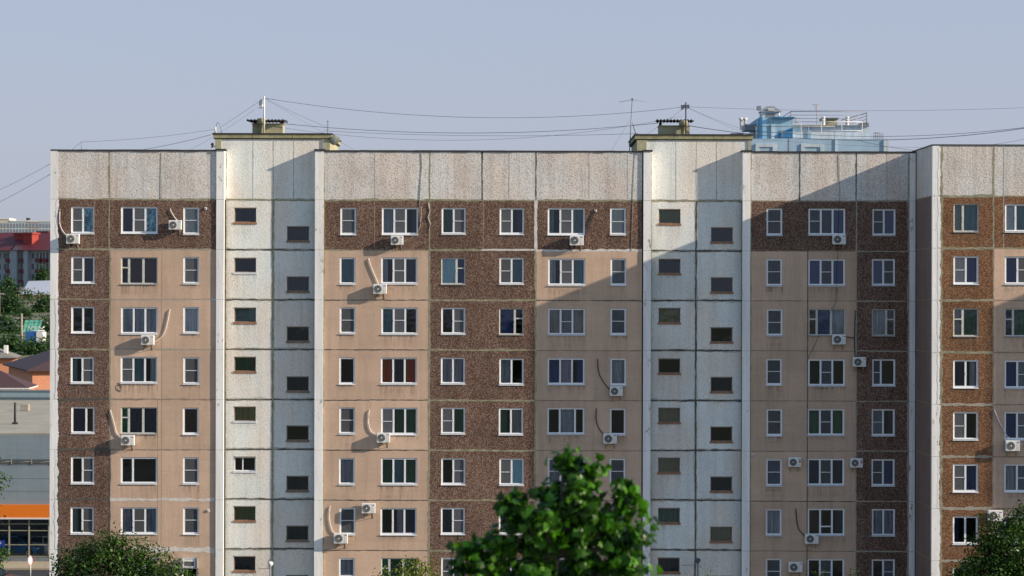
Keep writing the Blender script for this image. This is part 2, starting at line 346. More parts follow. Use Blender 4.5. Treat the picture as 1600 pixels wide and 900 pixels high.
# ------------------------------------------------------------------ MAIN BUILDING
mx0=fx(78.5); XR=22.53
Bo=Vector((fx(755),6,0))
bld=empty('apartment_building',Bo,'long nine-storey panel apartment block in brown, tan and white with two stair towers','apartment building')
YB=[fz(312.8+78.2*i) for i in range(11)]    # floor joints
ROOF=fz(236.3)
COLS={'A':(111.5,147.5),'B':(189.5,246.5),'C':(286.5,311),'D':(531,555.5),'E':(596,652.5),'F':(690,727.5),'G':(780.5,818.5),'H':(856,914),'I':(953.5,978),'J':(1198,1222.5),'K':(1263,1320.5),'L':(1362.5,1398.5)}
s1=lambda c,f='':(1,c,f)
WIN={
'A':[[s1('w','s'),s1('f')],[s1('d','s'),s1('n')],[s1('d'),s1('d')],[s1('t','q'),s1('w','s')],[(1.35,'n'),(.65,'k')],[s1('d'),s1('d','s')],[s1('t','q'),s1('n','s')],[s1('d','s'),s1('c')]],
'B':[[s1('n'),s1('w','s'),s1('f')],[(.55,'d','h'),(1.2,'k'),(1.2,'k')],[s1('c'),s1('c'),s1('c')],[s1('w','s'),s1('t'),s1('c','q')],[(.55,'G','h'),(1.2,'n'),(1.2,'n')],[(.75,'d'),(1.75,'d')],[s1('l'),s1('d','s'),s1('c')],[s1('c'),s1('d','s'),s1('c')]],
'C':[[s1('p','s')],[s1('w','s')],[s1('C')],[s1('d','s')],[s1('k')],[s1('d','s')],[s1('n','s')],[s1('d')]],
'D':[[s1('t','s')],[s1('t')],[s1('d','s')],[s1('d')],[s1('d','s')],[s1('l')],[s1('d','s')],[s1('c','v')]],
'E':[[s1('c'),s1('w','s'),s1('n','q')],[s1('c','q'),s1('w','s'),s1('n')],[s1('t'),s1('c','s'),s1('d')],[s1('r'),s1('n'),s1('r')],[s1('c','s'),s1('g'),s1('g')],[s1('g'),s1('t'),s1('g')],[s1('d'),s1('l','q'),s1('n')],[(.55,'G','h'),(1.1,'g'),(1.1,'t')]],
'F':[[s1('g'),s1('w','s')],[(1.3,'p'),(.65,'b','h')],[s1('d'),s1('w','s')],[s1('l'),s1('l')],[s1('w','s'),s1('g')],[s1('d'),s1('l','s')],[s1('n'),s1('l','s')],[s1('n','s'),s1('w')]],
'G':[[s1('w','s'),s1('n','q')],[s1('k','s'),s1('t')],[(1.35,'b'),(.65,'d','h')],[s1('c'),s1('d')],[s1('g','q'),s1('w')],[s1('w','s'),s1('p')],[s1('c'),s1('d')],[s1('d','s'),s1('t')]],
'H':[[s1('t','q'),s1('w','s'),s1('t')],[s1('c','q'),s1('w','s'),s1('t')],[s1('w'),s1('l','s'),s1('w')],[s1('b'),s1('l'),s1('b','q')],[s1('d'),(1.35,'c'),(.7,'d')],[s1('l','s'),s1('t'),s1('p')],[s1('c'),s1('d','s'),s1('c')],[s1('c'),s1('d','s'),s1('d')]],
'I':[[s1('p','s')],[s1('t','s')],[s1('n','s')],[s1('c')],[s1('d')],[s1('d','s')],[s1('c')],[s1('d','s')]],
'J':[[s1('n','s')],[s1('n','s')],[s1('n','s')],[s1('d','s')],[s1('k','s')],[s1('b','s')],[s1('c')],[s1('d','s')]],
'K':[[s1('n','s'),s1('n'),s1('b')],[s1('b'),s1('n','s'),s1('b')],[(.55,'k','h'),(1.1,'b'),(1.1,'c')],[s1('d'),s1('n','s'),s1('d')],[s1('g'),s1('d','s'),s1('g')],[s1('n'),s1('k','s'),s1('n')],[s1('k'),s1('d','v'),s1('n','q')],[s1('d'),s1('n','s'),s1('d')]],
'L':[[s1('n','s'),s1('b')],[s1('b'),s1('n','s')],[(1.3,'c'),(.7,'k','h')],[(.7,'n','s'),(1.3,'d')],[s1('c','s'),s1('n','q')],[s1('n','s'),s1('b')],[s1('c'),s1('l')],[s1('d','q'),s1('b','s')]],
}
OLD={('B',1),('F',1),('B',4),('K',2),('G',2),('E',7),('L',2)}
holes=[]; wins=[]
for c,(a,b) in COLS.items():
    for r in range(8):
        t=325.0+78.15*r+R.uniform(-.6,.6); dx=R.uniform(-.7,.7)
        h=(fx(a+dx),fx(b+dx),fz(t+41.5+R.uniform(-.4,.6)),fz(t)); holes.append(h); wins.append((h,c,r))
sholes=[]; swins=[]
SC=[('o0',364.5,398.5,-.5),('o1',447,481.5,29.2),('o2',1030,1064,-.5),('o3',1112,1146,29.2)]
SCODE={0:['n','n','t','g','y','P','o','n'],1:['n','n','n','n','d','n','n','n'],2:['o','n','o','d','w','w','t','n'],3:['n','n','d','n','d','n','w','n']}
SIL={0:['rust','white','rust','rust','white','white','rust','rust'],1:['wood']*8,2:['rust']*8,3:['rust']*8}
for k,(_,a,b,off) in enumerate(SC):
    for r in range(8):
        t=325.4+78.15*r+off+R.uniform(-.7,.7)
        h=(fx(a),fx(b),fz(t+23.5),fz(t+.5)); sholes.append(h); swins.append((h,k,r))
ZG=0.0
wall=MB(); 
def zone(px0,px1,kind):
    x0,x1=fx(px0),fx(px1) if px1<1430 else XR
    if kind=='brown': holed(wall,x0,x1,ZG,YB[0],0,holes,M['brown'],M['reveal'],.14)
    else:
        holed(wall,x0,x1,YB[1],YB[0],0,holes,M['brown'],M['reveal'],.14)
        holed(wall,x0,x1,ZG,YB[1],0,holes,M['tan'],M['reveal'],.14)
zone(78.5,172,'brown'); zone(172,338,'tan'); zone(505,671,'tan'); zone(671,837,'brown'); zone(837,1003,'tan'); zone(1172,1338,'tan'); zone(1338,1432,'brown')
wall.build('facade_wall',bld,Bo)
for a,b in ((78.5,338),(505,1003),(1172,1432)):
    par=MB(); x0,x1=fx(a),(fx(b) if b<1430 else XR)
    par.face([(x0,0,YB[0]),(x1,0,YB[0]),(x1,0,ROOF),(x0,0,ROOF)],M['grey'])
    par.box(x0,x1,.004,.25,ROOF-.3,ROOF-.002,M['grey'])
    par.build('parapet_wall',bld,Bo)
for a,b in ((78.5,338),(505,1003),(1172,1432)):
    cap=MB(); x0,x1=fx(a),(fx(b)-.02 if b<1430 else XR-.05); n=int((x1-x0)/.5)
    for i in range(n):
        u0=x0+(x1-x0)*i/n; u1=x0+(x1-x0)*(i+1)/n; d=R.uniform(0,.03)
        cap.box(u0,u1,-.04-d*.5,.3,ROOF-.03-d,ROOF+.035+R.uniform(0,.012),M['felt'])
    cap.build('parapet_flashing',bld,Bo)
# stair bays
SY=.55
SLAB1=fz(208.6)
for a,b,k in ((350,492,0),(1017,1160,1)):
    sw=MB(); x0,x1=fx(a),fx(b); holed(sw,x0,x1,ZG,YB[0],SY,sholes,M['white'],M['revd'],.14)
    X0,X1=fx(a-7),fx(b+12)
    sw.face([(X0,SY,YB[0]),(X1,SY,YB[0]),(X1,SY,fz(216)),(X0,SY,fz(216))],M['white'])
    sw.build('stair_bay_wall',bld,Bo)
for a,b,sa,sb in ((350,492,330.5,517),(1017,1160,992,1177.5)):
    x0,x1=fx(sa)+.12,fx(sb)-.12
    m=MB()   # tower sides in bare olive plaster
    m.box(x0,fx(a-6.5),.50,1.6,ROOF+.04,fz(216.2),M['oliv2']); m.box(fx(b+10),x1,.50,1.6,ROOF+.04,fz(216.2),M['oliv2'])
    m.box(x0+.02,x1-.02,1.6,7.5,ROOF-.2,fz(216.4),M['oliv2'])
    m.build('tower_wall',bld,Bo)
    m=MB(); n=3
    for i in range(n):
        u0=fx(sa)+(fx(sb)-fx(sa))*i/n; u1=fx(sa)+(fx(sb)-fx(sa))*(i+1)/n
        m.box(u0+.01,u1-.01,.46,7.9,fz(216)+.002,fz(210),M['olive'])
    m.box(fx(sa)-.03,fx(sb)+.03,.42,7.95,fz(210)+.002,SLAB1+.02,M['felt'])
    m.box(fx(sa)+.05,fx(sb)-.05,.49,7.8,fz(216)-.05,fz(216)-.002,M['felt'])  # dark strip standing in for the shadow line below the slab
    m.build('tower_roof_slab',bld,Bo)
# piers
pier=[]
for a,b,yb in ((78.5,89,.0),(338,350,SY),(492,505,SY),(1005,1017,SY),(1160,1172,SY),(1421,1430,0)):
    m=MB(); x0,x1=fx(a),fx(b)
    yf=-.085 if a>100 and a<1400 else -.03
    zt=ROOF-.03 if a>1400 or a<100 else ROOF+.0
    zs=[0]+[z for z in reversed(YB[:9])]+[zt]
    for z0,z1 in zip(zs,zs[1:]):
        m.box(x0,x1,yf+R.uniform(-.008,.008),yb+.02,z0+.006,z1-.006,M['pier'])
        m.box(x0+.01,x1-.01,yf+.02,yb+.01,z1-.03,z1+.03 if z1<zt else z1-.01,M['jd'])
    if 100<a<1400: m.box(x0-.05,x1+.08,yf-.05,yb+.1,zt,zt+.09,M['felt'])
    m.build('pier',bld,Bo)
# joints
jt=MB()
def stainm():
    m,t,b=nt('rain_grime'); out=t.nodes['Material Output']; b.inputs['Base Color'].default_value=(.12,.10,.075,1); b.inputs['Roughness'].default_value=.95
    at=t.nodes.new('ShaderNodeAttribute'); at.attribute_name='panel_tint'; tr=t.nodes.new('ShaderNodeBsdfTransparent'); mx=t.nodes.new('ShaderNodeMixShader')
    nf=ramp(t,noise_t(t,coords(t,(7,7,.7)),1.3,4,.7),[(.42,g(0)),(.75,g(.8))]); mu=t.nodes.new('ShaderNodeMath'); mu.operation='MULTIPLY'; t.links.new(nf,mu.inputs[0]); t.links.new(at.outputs['Fac'],mu.inputs[1])
    t.links.new(mu.outputs[0],mx.inputs[0]); t.links.new(tr.outputs[0],mx.inputs[1]); t.links.new(b.outputs[0],mx.inputs[2]); t.links.new(mx.outputs[0],out.inputs[0]); return m
M['stain']=stainm()
def stains(m,hs,y,k_=1.0):
    for h in hs:
        L_=R.uniform(.25,1.1); n=6
        for j in range(n):
            za=h[2]-.05-L_*j/n; zb=h[2]-.05-L_*(j+1)/n; m.tn[len(m.f)]=(1-j/n)*R.uniform(.25,.75)*k_
            m.face([(h[0]-.05,y,zb),(h[1]+.05,y,zb),(h[1]+.05,y,za),(h[0]-.05,y,za)],M['stain'])
stains(jt,[h for h,c,r in wins],-.002); stains(jt,[h for h,k,r in swins],SY-.002,.45)
def hj(a,b,r,w,mat,y=-.004,jit=.6): 
    x1=min(fx(b),XR); jt.ribbon((fx(a),YB[r]+R.uniform(-.02,.02)),(x1,YB[r]+R.uniform(-.02,.02)),w,y,mat,jit)
for r in range(0,10):
    hj(90,172,r,.09 if r<4 else .13,M['jo'] if r<4 else M['jd'],jit=.8)
    if r==0: hj(172,335,r,.11,M['jo'])
    elif r==1: hj(172,330,r,.10,M['jg'])
    elif r==7 or r==6: hj(172,336,r,.12 if r==6 else .2,M['jw'],jit=1.0)
    else:
        hj(172,336,r,.07,M['jt'] if r>3 else M['jg'],jit=.9)
    hj(505,671,r,.12 if r==0 else .055,M['jo'] if r==0 else M['jo'] if r in(1,) else M['jd'],jit=.9)
    if r!=1: hj(671,837,r,.10,M['jo'],jit=.8)
    else: hj(671,755,r,.12,M['jo'],jit=.9)
    hj(837,1003,r,.12 if r==0 else .05 if r!=1 else .13,M['jo'] if r==0 else (M['jw'] if r==1 else M['jd'] if r==2 else M['jt']),jit=.9)
    hj(1172,1338,r,.07 if r==0 else .05,M['jt'] if r<2 else M['jd'] if r==6 else M['jt'],jit=.7)
    hj(1338,1420,r,.07,M['jg'],jit=.7)
    for a,b in ((350,492),(1017,1160)):
        hj(a,b,r,.075,M['jd'] if r else M['jo'],SY-.006,.9)
        hj(a,b,r,.15,M['joh'],SY-.003,.7)
jt.ribbon((fx(753),YB[1]+.02),(fx(836.5),YB[1]+.02),.10,-.006,M['jw'],.25)
jt.ribbon((fx(837),YB[0]),(fx(837),YB[1]),.17,-.006,M['jw'],.4)
jt.ribbon((fx(330),YB[2]),(fx(338),YB[2]),.14,-.006,M['jw'],.5)
def vj(p,za,zb,w,mat,y=-.0045,jit=.7): jt.ribbon((fx(p),za),(fx(p),zb),w,y,mat,jit)
for p in (170.5,671,753,837,1249,1337.5): vj(p,YB[0],ROOF-.05,.07,M['jd'] if p in(753,1337.5,1249,837) else M['jo'])
for p in (170.5,671): vj(p,YB[1],YB[0],.08,M['jo'])
vj(172,YB[5],YB[1],.09,M['jo']); vj(172,0,YB[5],.10,M['jd']); vj(671,0,YB[1],.11,M['jo']); vj(837,0,YB[1],.10,M['jo'])
vj(1262,0,YB[0],.05,M['jd'],jit=.3); vj(1338,0,YB[0],.07,M['jg'],jit=.4)
vj(253,YB[8],YB[1],.014,M['jt'],jit=.2); vj(247,YB[8],YB[4],.014,M['jt'],jit=.2)
for p in (252,585,795,920,980,1385): vj(p,YB[0]+.1,ROOF-.1,.035,M['seam'],jit=.6)
for p in (147,585,755): vj(p,YB[1]+.1,YB[0]-.1,.05,M['jt'],jit=.8)
for p in (119,757,705): 
    for r in range(1,8): 
        if R.random()<.6: vj(p+R.uniform(-2,2),YB[r+1]+.1,YB[r+1]+R.uniform(.5,.9),.022,M['jt'],jit=1)
for p in (425,1088.5):
    vj(p,0,YB[0],.075,M['jo'] if p<500 else M['jd'],SY-.008,.8); vj(p,0,YB[0],.17,M['joh'],SY-.0045,.6)
    for q in (-32,0,32): vj(p+q,YB[0]+.1,fz(220),.04,M['seam'],SY-.003,.8)
# ragged edges of the white end bands
for r in range(10):
    z0=YB[r] if r<10 else 0; z1=YB[r-1] if r else ROOF-.1
    jt.ribbon((fx(89),z0+.03),(fx(89),z1-.03),.16,-.034,M['pier'],.9)
    jt.ribbon((fx(1420),z0+.03),(fx(1420),z1-.03),.14,-.006,M['jg'],.8)
jt.ribbon((fx(91.5),0),(fx(91.5),YB[4]),.14,-.010,M['jd'],1.0)
for a,y in ((350.5,SY-.004),(505.6,-.004),(1017.6,SY-.004),(1172.8,-.004)): jt.ribbon((fx(a),0),(fx(a),ROOF-.1),.07,y-.003,M['jo'],.8)
jt.build('joint_sealant',bld,Bo)
for h,c,r in wins:
    old=(c,r) in OLD
    lab='window with red curtains' if (c,r)==('E',3) else ('old painted wooden window frame' if old else None)
    window(bld,Bo,*h,0,WIN[c][r],'old' if old else 'pvc',lab)
for h,k,r in swins: stair_window(bld,Bo,*h,SY,SCODE[k][r],SIL[k][r])
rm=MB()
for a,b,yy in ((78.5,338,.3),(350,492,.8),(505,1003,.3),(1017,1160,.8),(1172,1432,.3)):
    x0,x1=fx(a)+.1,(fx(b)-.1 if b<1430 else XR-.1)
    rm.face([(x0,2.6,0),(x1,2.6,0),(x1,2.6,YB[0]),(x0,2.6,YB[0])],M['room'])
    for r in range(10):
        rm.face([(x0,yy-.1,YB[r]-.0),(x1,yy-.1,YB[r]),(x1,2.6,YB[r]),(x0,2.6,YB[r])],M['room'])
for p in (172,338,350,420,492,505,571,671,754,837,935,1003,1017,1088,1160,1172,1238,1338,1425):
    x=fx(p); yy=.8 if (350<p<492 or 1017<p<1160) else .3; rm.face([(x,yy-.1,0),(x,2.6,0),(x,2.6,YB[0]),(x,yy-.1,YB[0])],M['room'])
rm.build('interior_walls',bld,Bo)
bd=MB(); bd.face([(mx0,0,0),(mx0,12,0),(mx0,12,ROOF),(mx0,0,ROOF)],M['grey']); bd.face([(mx0,12,0),(XR,12,0),(XR,12,ROOF),(mx0,12,ROOF)],M['grey'])
bd.build('rear_wall',bld,Bo)
bd=MB(); bd.face([(mx0,.6,ROOF-.04),(XR,.6,ROOF-.04),(XR,12,ROOF-.04),(mx0,12,ROOF-.04)],M['felt']); bd.build('roof',bld,Bo)

# ------------------------------------------------------------------ STEPPED-FORWARD BUILDING
X3=46.95; Ro=Vector((35,0,0))
rb=empty('apartment_building',Ro,'apartment block stepped forward at the right edge, rust-brown panels beside a bright white corner pier','apartment building')
YR=[rz(304.7+81.4*i) for i in range(11)]; RR=rz(225.3)
RC={'M':(1489.8,1528.8),'N':(1570,1629),'O':(1660,1686)}
RW={'M':[[(.7,'w'),(1.3,'t')],[s1('C','s'),s1('b')],[(.7,'w','h'),(1.3,'g')],[s1('n'),s1('c','q')],[s1('w','s'),s1('d')],[s1('w','s'),s1('b')],[s1('n','q'),s1('d')],[s1('d'),s1('c')]],
'N':[[(.8,'C'),(1.1,'t'),(1.1,'t')],[s1('b'),s1('k','s'),s1('n')],[(.6,'n','h'),(1.2,'g'),(1.2,'g')],[s1('b'),s1('c','s'),s1('d')],[s1('b'),s1('l','s'),s1('d')],[s1('c'),s1('t','s'),s1('c')],[s1('d'),s1('d'),s1('k')],[s1('d'),s1('d'),s1('d')]],
'O':[[s1('c')],[s1('n','s')],[s1('d')],[s1('c','s')],[s1('d')],[s1('t')],[s1('d')],[s1('d')]]}
rh=[]; rw=[]
for c,(a,b) in RC.items():
    for r in range(8):
        t=317.2+81.2*r+R.uniform(-.6,.6); h=(rx(a),rx(b),rz(t+43.6),rz(t)); rh.append(h); rw.append((h,c,r))
m=MB(); x0=XR+.02; xb=rx(1552); xc=rx(1467)
holed(m,xc,xb,0,YR[0],FR,rh,M['brownr'],M['reveal'],.14)
holed(m,xb,X3,YR[1],YR[0],FR,rh,M['brownr'],M['reveal'],.14)
holed(m,xb,X3,0,YR[1],FR,rh,M['tan'],M['reveal'],.14)
m.build('facade_wall',rb,Ro)
m=MB(); m.face([(xc,FR,YR[0]),(X3,FR,YR[0]),(X3,FR,RR),(xc,FR,RR)],M['grey']); m.box(x0,X3,FR+.004,FR+.3,RR-.3,RR-.001,M['grey']); m.build('parapet_wall',rb,Ro)
m=MB()
m.face([(x0,FR+.0,YR[0]),(x0,12,YR[0]),(x0,12,RR),(x0,FR,RR)],M['grey']); 
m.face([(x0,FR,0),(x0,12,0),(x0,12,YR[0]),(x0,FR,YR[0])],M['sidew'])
m.build('side_wall',rb,Ro)
m=MB(); zs=[0]+list(reversed(YR[:9]))+[RR-.02]
for z0,z1 in zip(zs,zs[1:]):
    m.box(x0-.012,xc,FR-.03+R.uniform(-.006,.006),FR+.25,z0+.008,z1-.008,M['pier']); m.box(x0+.0,xc-.01,FR-.015,FR+.2,z1-.02,z1+.02 if z1<RR-.1 else z1-.005,M['jo'])
m.build('pier',rb,Ro)
m=MB()
for r in range(9):
    m.ribbon((xc,YR[r]),(xb,YR[r]),.13,FR-.004,M['jo'] if r<4 else M['jg'],.8); m.ribbon((xb,YR[r]),(X3,YR[r]),.07,FR-.004,M['jo'] if r<2 else M['jt'],.7)
    z1=YR[r-1] if r else RR-.1
    m.ribbon((xc,YR[r]+.03),(xc,z1-.03),.13,FR-.034,M['pier'],.9); m.ribbon((xc+.12,YR[r]),(xc+.12,z1),.14,FR-.006,M['jo'],.9)
stains(m,[h for h,c,r in rw],FR-.002)
m.ribbon((xb,YR[1]),(xb,RR-.1),.09,FR-.005,M['jo'],.7); m.ribbon((xb,0),(xb,YR[1]),.08,FR-.005,M['jt'],.7); m.ribbon((rx(1568),YR[1]),(rx(1568),RR-.1),.04,FR-.005,M['seam'],.7)
m.build('joint_sealant',rb,Ro)
m=MB()
for r in range(9):
    m.box(x0-.006,x0+.02,FR+.3,-.05,YR[r]-.03,YR[r]+.03,M['jt'])
m.box(x0-.03,x0+.02,-.09,-.005,0,RR-.02,M['jd'])
m.build('expansion_joint',rb,Ro)
m=MB(); m.box(x0-.04,X3,FR-.05,12.1,RR,RR+.05,M['felt']); m.build('roof',rb,Ro)
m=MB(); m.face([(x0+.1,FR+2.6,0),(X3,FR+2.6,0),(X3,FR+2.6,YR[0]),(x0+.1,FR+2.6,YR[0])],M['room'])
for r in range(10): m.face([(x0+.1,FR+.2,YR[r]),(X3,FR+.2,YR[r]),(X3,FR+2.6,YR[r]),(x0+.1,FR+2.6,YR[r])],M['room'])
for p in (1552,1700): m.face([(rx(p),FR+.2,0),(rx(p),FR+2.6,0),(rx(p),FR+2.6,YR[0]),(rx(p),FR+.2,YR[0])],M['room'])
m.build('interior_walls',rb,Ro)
# next step of the terrace (stands outside the frame and casts the shadow at the right edge)
m=MB(); F3=FR*2
m.face([(X3,F3,0),(X3,12,0),(X3,12,YR[0]),(X3,F3,YR[0])],M['tan']); m.face([(X3,F3,YR[0]),(X3,12,YR[0]),(X3,12,RR),(X3,F3,RR)],M['grey'])
m.face([(X3,F3,0),(X3+16,F3,0),(X3+16,F3,RR),(X3,F3,RR)],M['brownr']); m.face([(X3+16,F3,0),(X3+16,12,0),(X3+16,12,RR),(X3+16,F3,RR)],M['grey'])
m.face([(x0,12,0),(X3+16,12,0),(X3+16,12,RR),(x0,12,RR)],M['grey']); m.box(X3-.04,X3+16,F3-.05,12.1,RR+.05,RR+.1,M['felt'])
m.build('forward_wing_wall',rb,Ro)
for h,c,r in rw: window(rb,Ro,*h,FR,RW[c][r],'old' if (c,r) in {('M',2),('N',2),('M',0)} else 'pvc')

# ------------------------------------------------------------------ AIR CONDITIONERS
def make_ac():
    root=empty('air_conditioner',(0,0,0),'x','air conditioner','air conditioner units hung on the facades')
    w,h,d=.37,.275,.29
    m=MB(); m.bbox(-w,w,-d-.1,-.1,-h,h,M['acw'],.018); m.box(w-.17,w-.165,-d-.103,-d-.09,-h+.03,h-.03,M['acm'])
    for i in range(5): m.box(w-.0,w+.003,-d-.03,-.17,-h+.1+i*.07,-h+.12+i*.07,M['acd'])
    c=m.build('casing',root)
    lb=MB(); lb.box(w-.15,w-.03,-d-.104,-d-.1,h-.12,h-.085,M['blu']); lb.build('logo',c)
    m=MB(); c0=(-.10,-d-.1,0); m.lathe([(.001,.003),(.205,.003),(.205,.0)],c0,(0,-1,0),M['acd'],24,False)
    for r in (.05,.09,.13,.17,.205): m.lathe([(r-.005,.004),(r-.005,.018),(r+.005,.018),(r+.005,.004)],c0,(0,-1,0),M['acm'],24)
    for a in range(8):
        an=a*math.pi/4; m.tube([(c0[0]+.04*math.cos(an),c0[1]-.02,.04*math.sin(an)),(c0[0]+.2*math.cos(an),c0[1]-.02,.2*math.sin(an))],.004,M['acm'],4)
    m.lathe([(.001,.024),(.035,.022),(.04,.01)],c0,(0,-1,0),M['acw'],16); m.build('fan_grille',root)
    for sx in (-.24,.24):
        m=MB(); m.box(sx-.02,sx+.02,-d-.07,0,-h-.035,-h-.002,M['acm']); m.box(sx-.02,sx+.02,-.022,0,-h-.30,-h-.035,M['acm'])
        m.tube([(sx,-d-.03,-h-.03),(sx,-.015,-h-.26)],.012,M['acm'],5); m.build('bracket',root)
    return root
proto=make_ac()
# (x px, y px, plane, hose points px offsets, hose colour, label, logo, tone)
ACS=[
(115,375,0,[(-22,-45),(-22,-25),(-17,-12),(-8,-3)],'hosew','air conditioner under the top-floor window beside the left end pier, white hose curving down'),
(274.5,353,0,[(-9,-25),(-4,-16),(2,-8)],'hosew','top-floor air conditioner between the wide blue-foil window and the narrow window'),
(620.5,376,0,[(12,2),(24,-6),(38,-22),(40,-60)],'hosew','air conditioner centred below the top-floor three-pane window right of the first stair tower'),
(900.5,375.5,0,[(12,-4),(20,-24),(29,-46)],'hoseb','top-floor air conditioner with a slanting black hose left of the second stair tower'),
(1310,373,0,[(12,-6),(20,-28),(24,-45)],'hosew','shaded top-floor air conditioner under the three-pane window right of the second stair tower'),
(594,452,0,[(-18,-46),(-14,-34),(-8,-20),(-3,-8)],'hosew','air conditioner on sunlit tan wall with a straight white hose slanting up to its left'),
(232,532.5,0,[(12,2),(24,-8),(30,-26),(34,-47)],'hosew','air conditioner under white-curtained window, grey hose curving up to its right'),
(1310,529,0,[(12,-4),(25,-2)],'hoseb','shaded air conditioner under an old wooden window with a tiny vent pane'),
(1342,564,0,[(-6,-8),(-7,-36),(-6,-80)],'hoseb','shaded air conditioner straddling tan and dark brown panels, black hose rising straight up'),
(963,610.5,0,[(-30,-50),(-28,-30),(-20,-14),(-10,-2)],'hoseb','air conditioner with black hose below a pale-curtained narrow window left of second stair tower'),
(201.5,689,0,[(-28,-45),(-22,-25),(-18,-10),(-8,-3)],'hosew','air conditioner beneath the window with a green curtain strip, white hose on its left'),
(600,684,0,[(-23,-42),(-24,-24),(-20,-10),(-10,-4)],'hosew','air conditioner with J-shaped white hose below the window with green curtains'),
(953.5,684.5,0,[(-21,-44),(-21,-28),(-16,-14),(-8,-5)],'hoseb','air conditioner with black hose below a dark narrow window, just above the big tree'),
(1241.5,720.5,0,[],'hosew','shaded air conditioner with red badge right of a narrow window'),
(1338,721.5,0,[],'hosew','shaded air conditioner with red badge where tan wall meets dark brown wall'),
(577,794,0,[],'hosew','hoseless air conditioner mounted beside the top of a narrow window on sunlit tan wall'),
(534,841,0,[(-17,-46),(-18,-30),(-14,-12),(-8,-6)],'hosew','lowest sunlit air conditioner beside the first stair tower, white hose above its left'),
(1268.5,840,0,[(-24,-44),(-22,-24),(-18,-12),(-10,-4)],'hoseb','shaded air conditioner below a three-pane window with black hose hanging to its left'),
(1243,884,0,[],'hosew','lowest shaded air conditioner, right of a narrow window near the bottom edge'),
(1581,694,1,[(-6,-12),(-16,-30),(-25,-50)],'hosew','air conditioner under the window at the right edge with a thin white hose'),
(1554,803,1,[],'hosew','air conditioner half hidden by the tree at right, on the brown and tan edge'),
]
units=[proto]+[copy_tree(proto) for _ in ACS[1:]]
for o,(px,py,pl,hose,hm,lab) in zip(units,ACS):
    p=(fx(px),0,fz(py)) if not pl else (rx(px),FR,rz(py)); o.location=p; o['label']=lab
    s=R.uniform(.93,1.04); o.scale=(s,R.uniform(.9,1.05),s)
    if hose:
        thin='centred below' in lab or 'three-pane window right of' in lab; m=MB(); pts=[Vector((hx/S,-.05,-hy/S)) for hx,hy in hose]
        near=min((0,-1),key=lambda i:pts[i].length); 
        e=pts[near]; 
        dense=[]
        for i in range(len(pts)-1):
            for k in range(5):
                t=k/5; p0=pts[max(i-1,0)];p1=pts[i];p2=pts[i+1];p3=pts[min(i+2,len(pts)-1)]
                dense.append(.5*((2*p1)+(p2-p0)*t+(2*p0-5*p1+4*p2-p3)*t*t+(3*p1-p0-3*p2+p3)*t**3))
        dense.append(pts[-1]); end=0 if near==0 else -1
        q=dense[end].copy(); q.y=-.2; q.x*=.8
        dense=[q]+dense if end==0 else dense+[q]
        far=dense[-1] if end==0 else dense[0]; f2=Vector((far.x,.01,far.z+.05)); dense=dense+[f2] if end==0 else [f2]+dense
        m.tube(dense,.014 if thin else .027,M['jg' if thin else hm],6); m.build('hose',o)
    if 'red badge' in lab:
        m=MB(); m.box(.24,.34,-.395,-.39,-.02,.11,M['red']); m.build('badge',o)
# box-type window unit
W0=Vector((fx(298),0,fz(881)))
wa=empty('window_air_conditioner',W0,'small boxy window air conditioner with pale frame above the bush at bottom left','air conditioner')
m=MB(); 
for a in ((-.36,-.28,-.2,.2),(.28,.36,-.2,.2),(-.28,.28,.13,.2),(-.28,.28,-.2,-.13)): m.box(W0.x+a[0],W0.x+a[1],-.45,0,W0.z+a[2],W0.z+a[3],M['whs'])
m.build('casing',wa,W0); m=MB(); m.box(W0.x-.28,W0.x+.28,-.42,-.02,W0.z-.13,W0.z+.13,M['acd'])
for i in range(6): m.box(W0.x-.28,W0.x+.28,-.43,-.42,W0.z-.12+i*.04,W0.z-.11+i*.04,M['acm'])
m.build('grille',wa,W0); m=MB(); m.box(W0.x-.46,W0.x-.42,-.5,0,W0.z-.24,W0.z+.3,M['steel']); m.box(W0.x+.42,W0.x+.46,-.5,0,W0.z-.24,W0.z+.3,M['steel']); m.box(W0.x-.5,W0.x+.5,-.52,0,W0.z-.25,W0.z-.21,M['steel'])
m.build('shelf_frame',wa,W0)

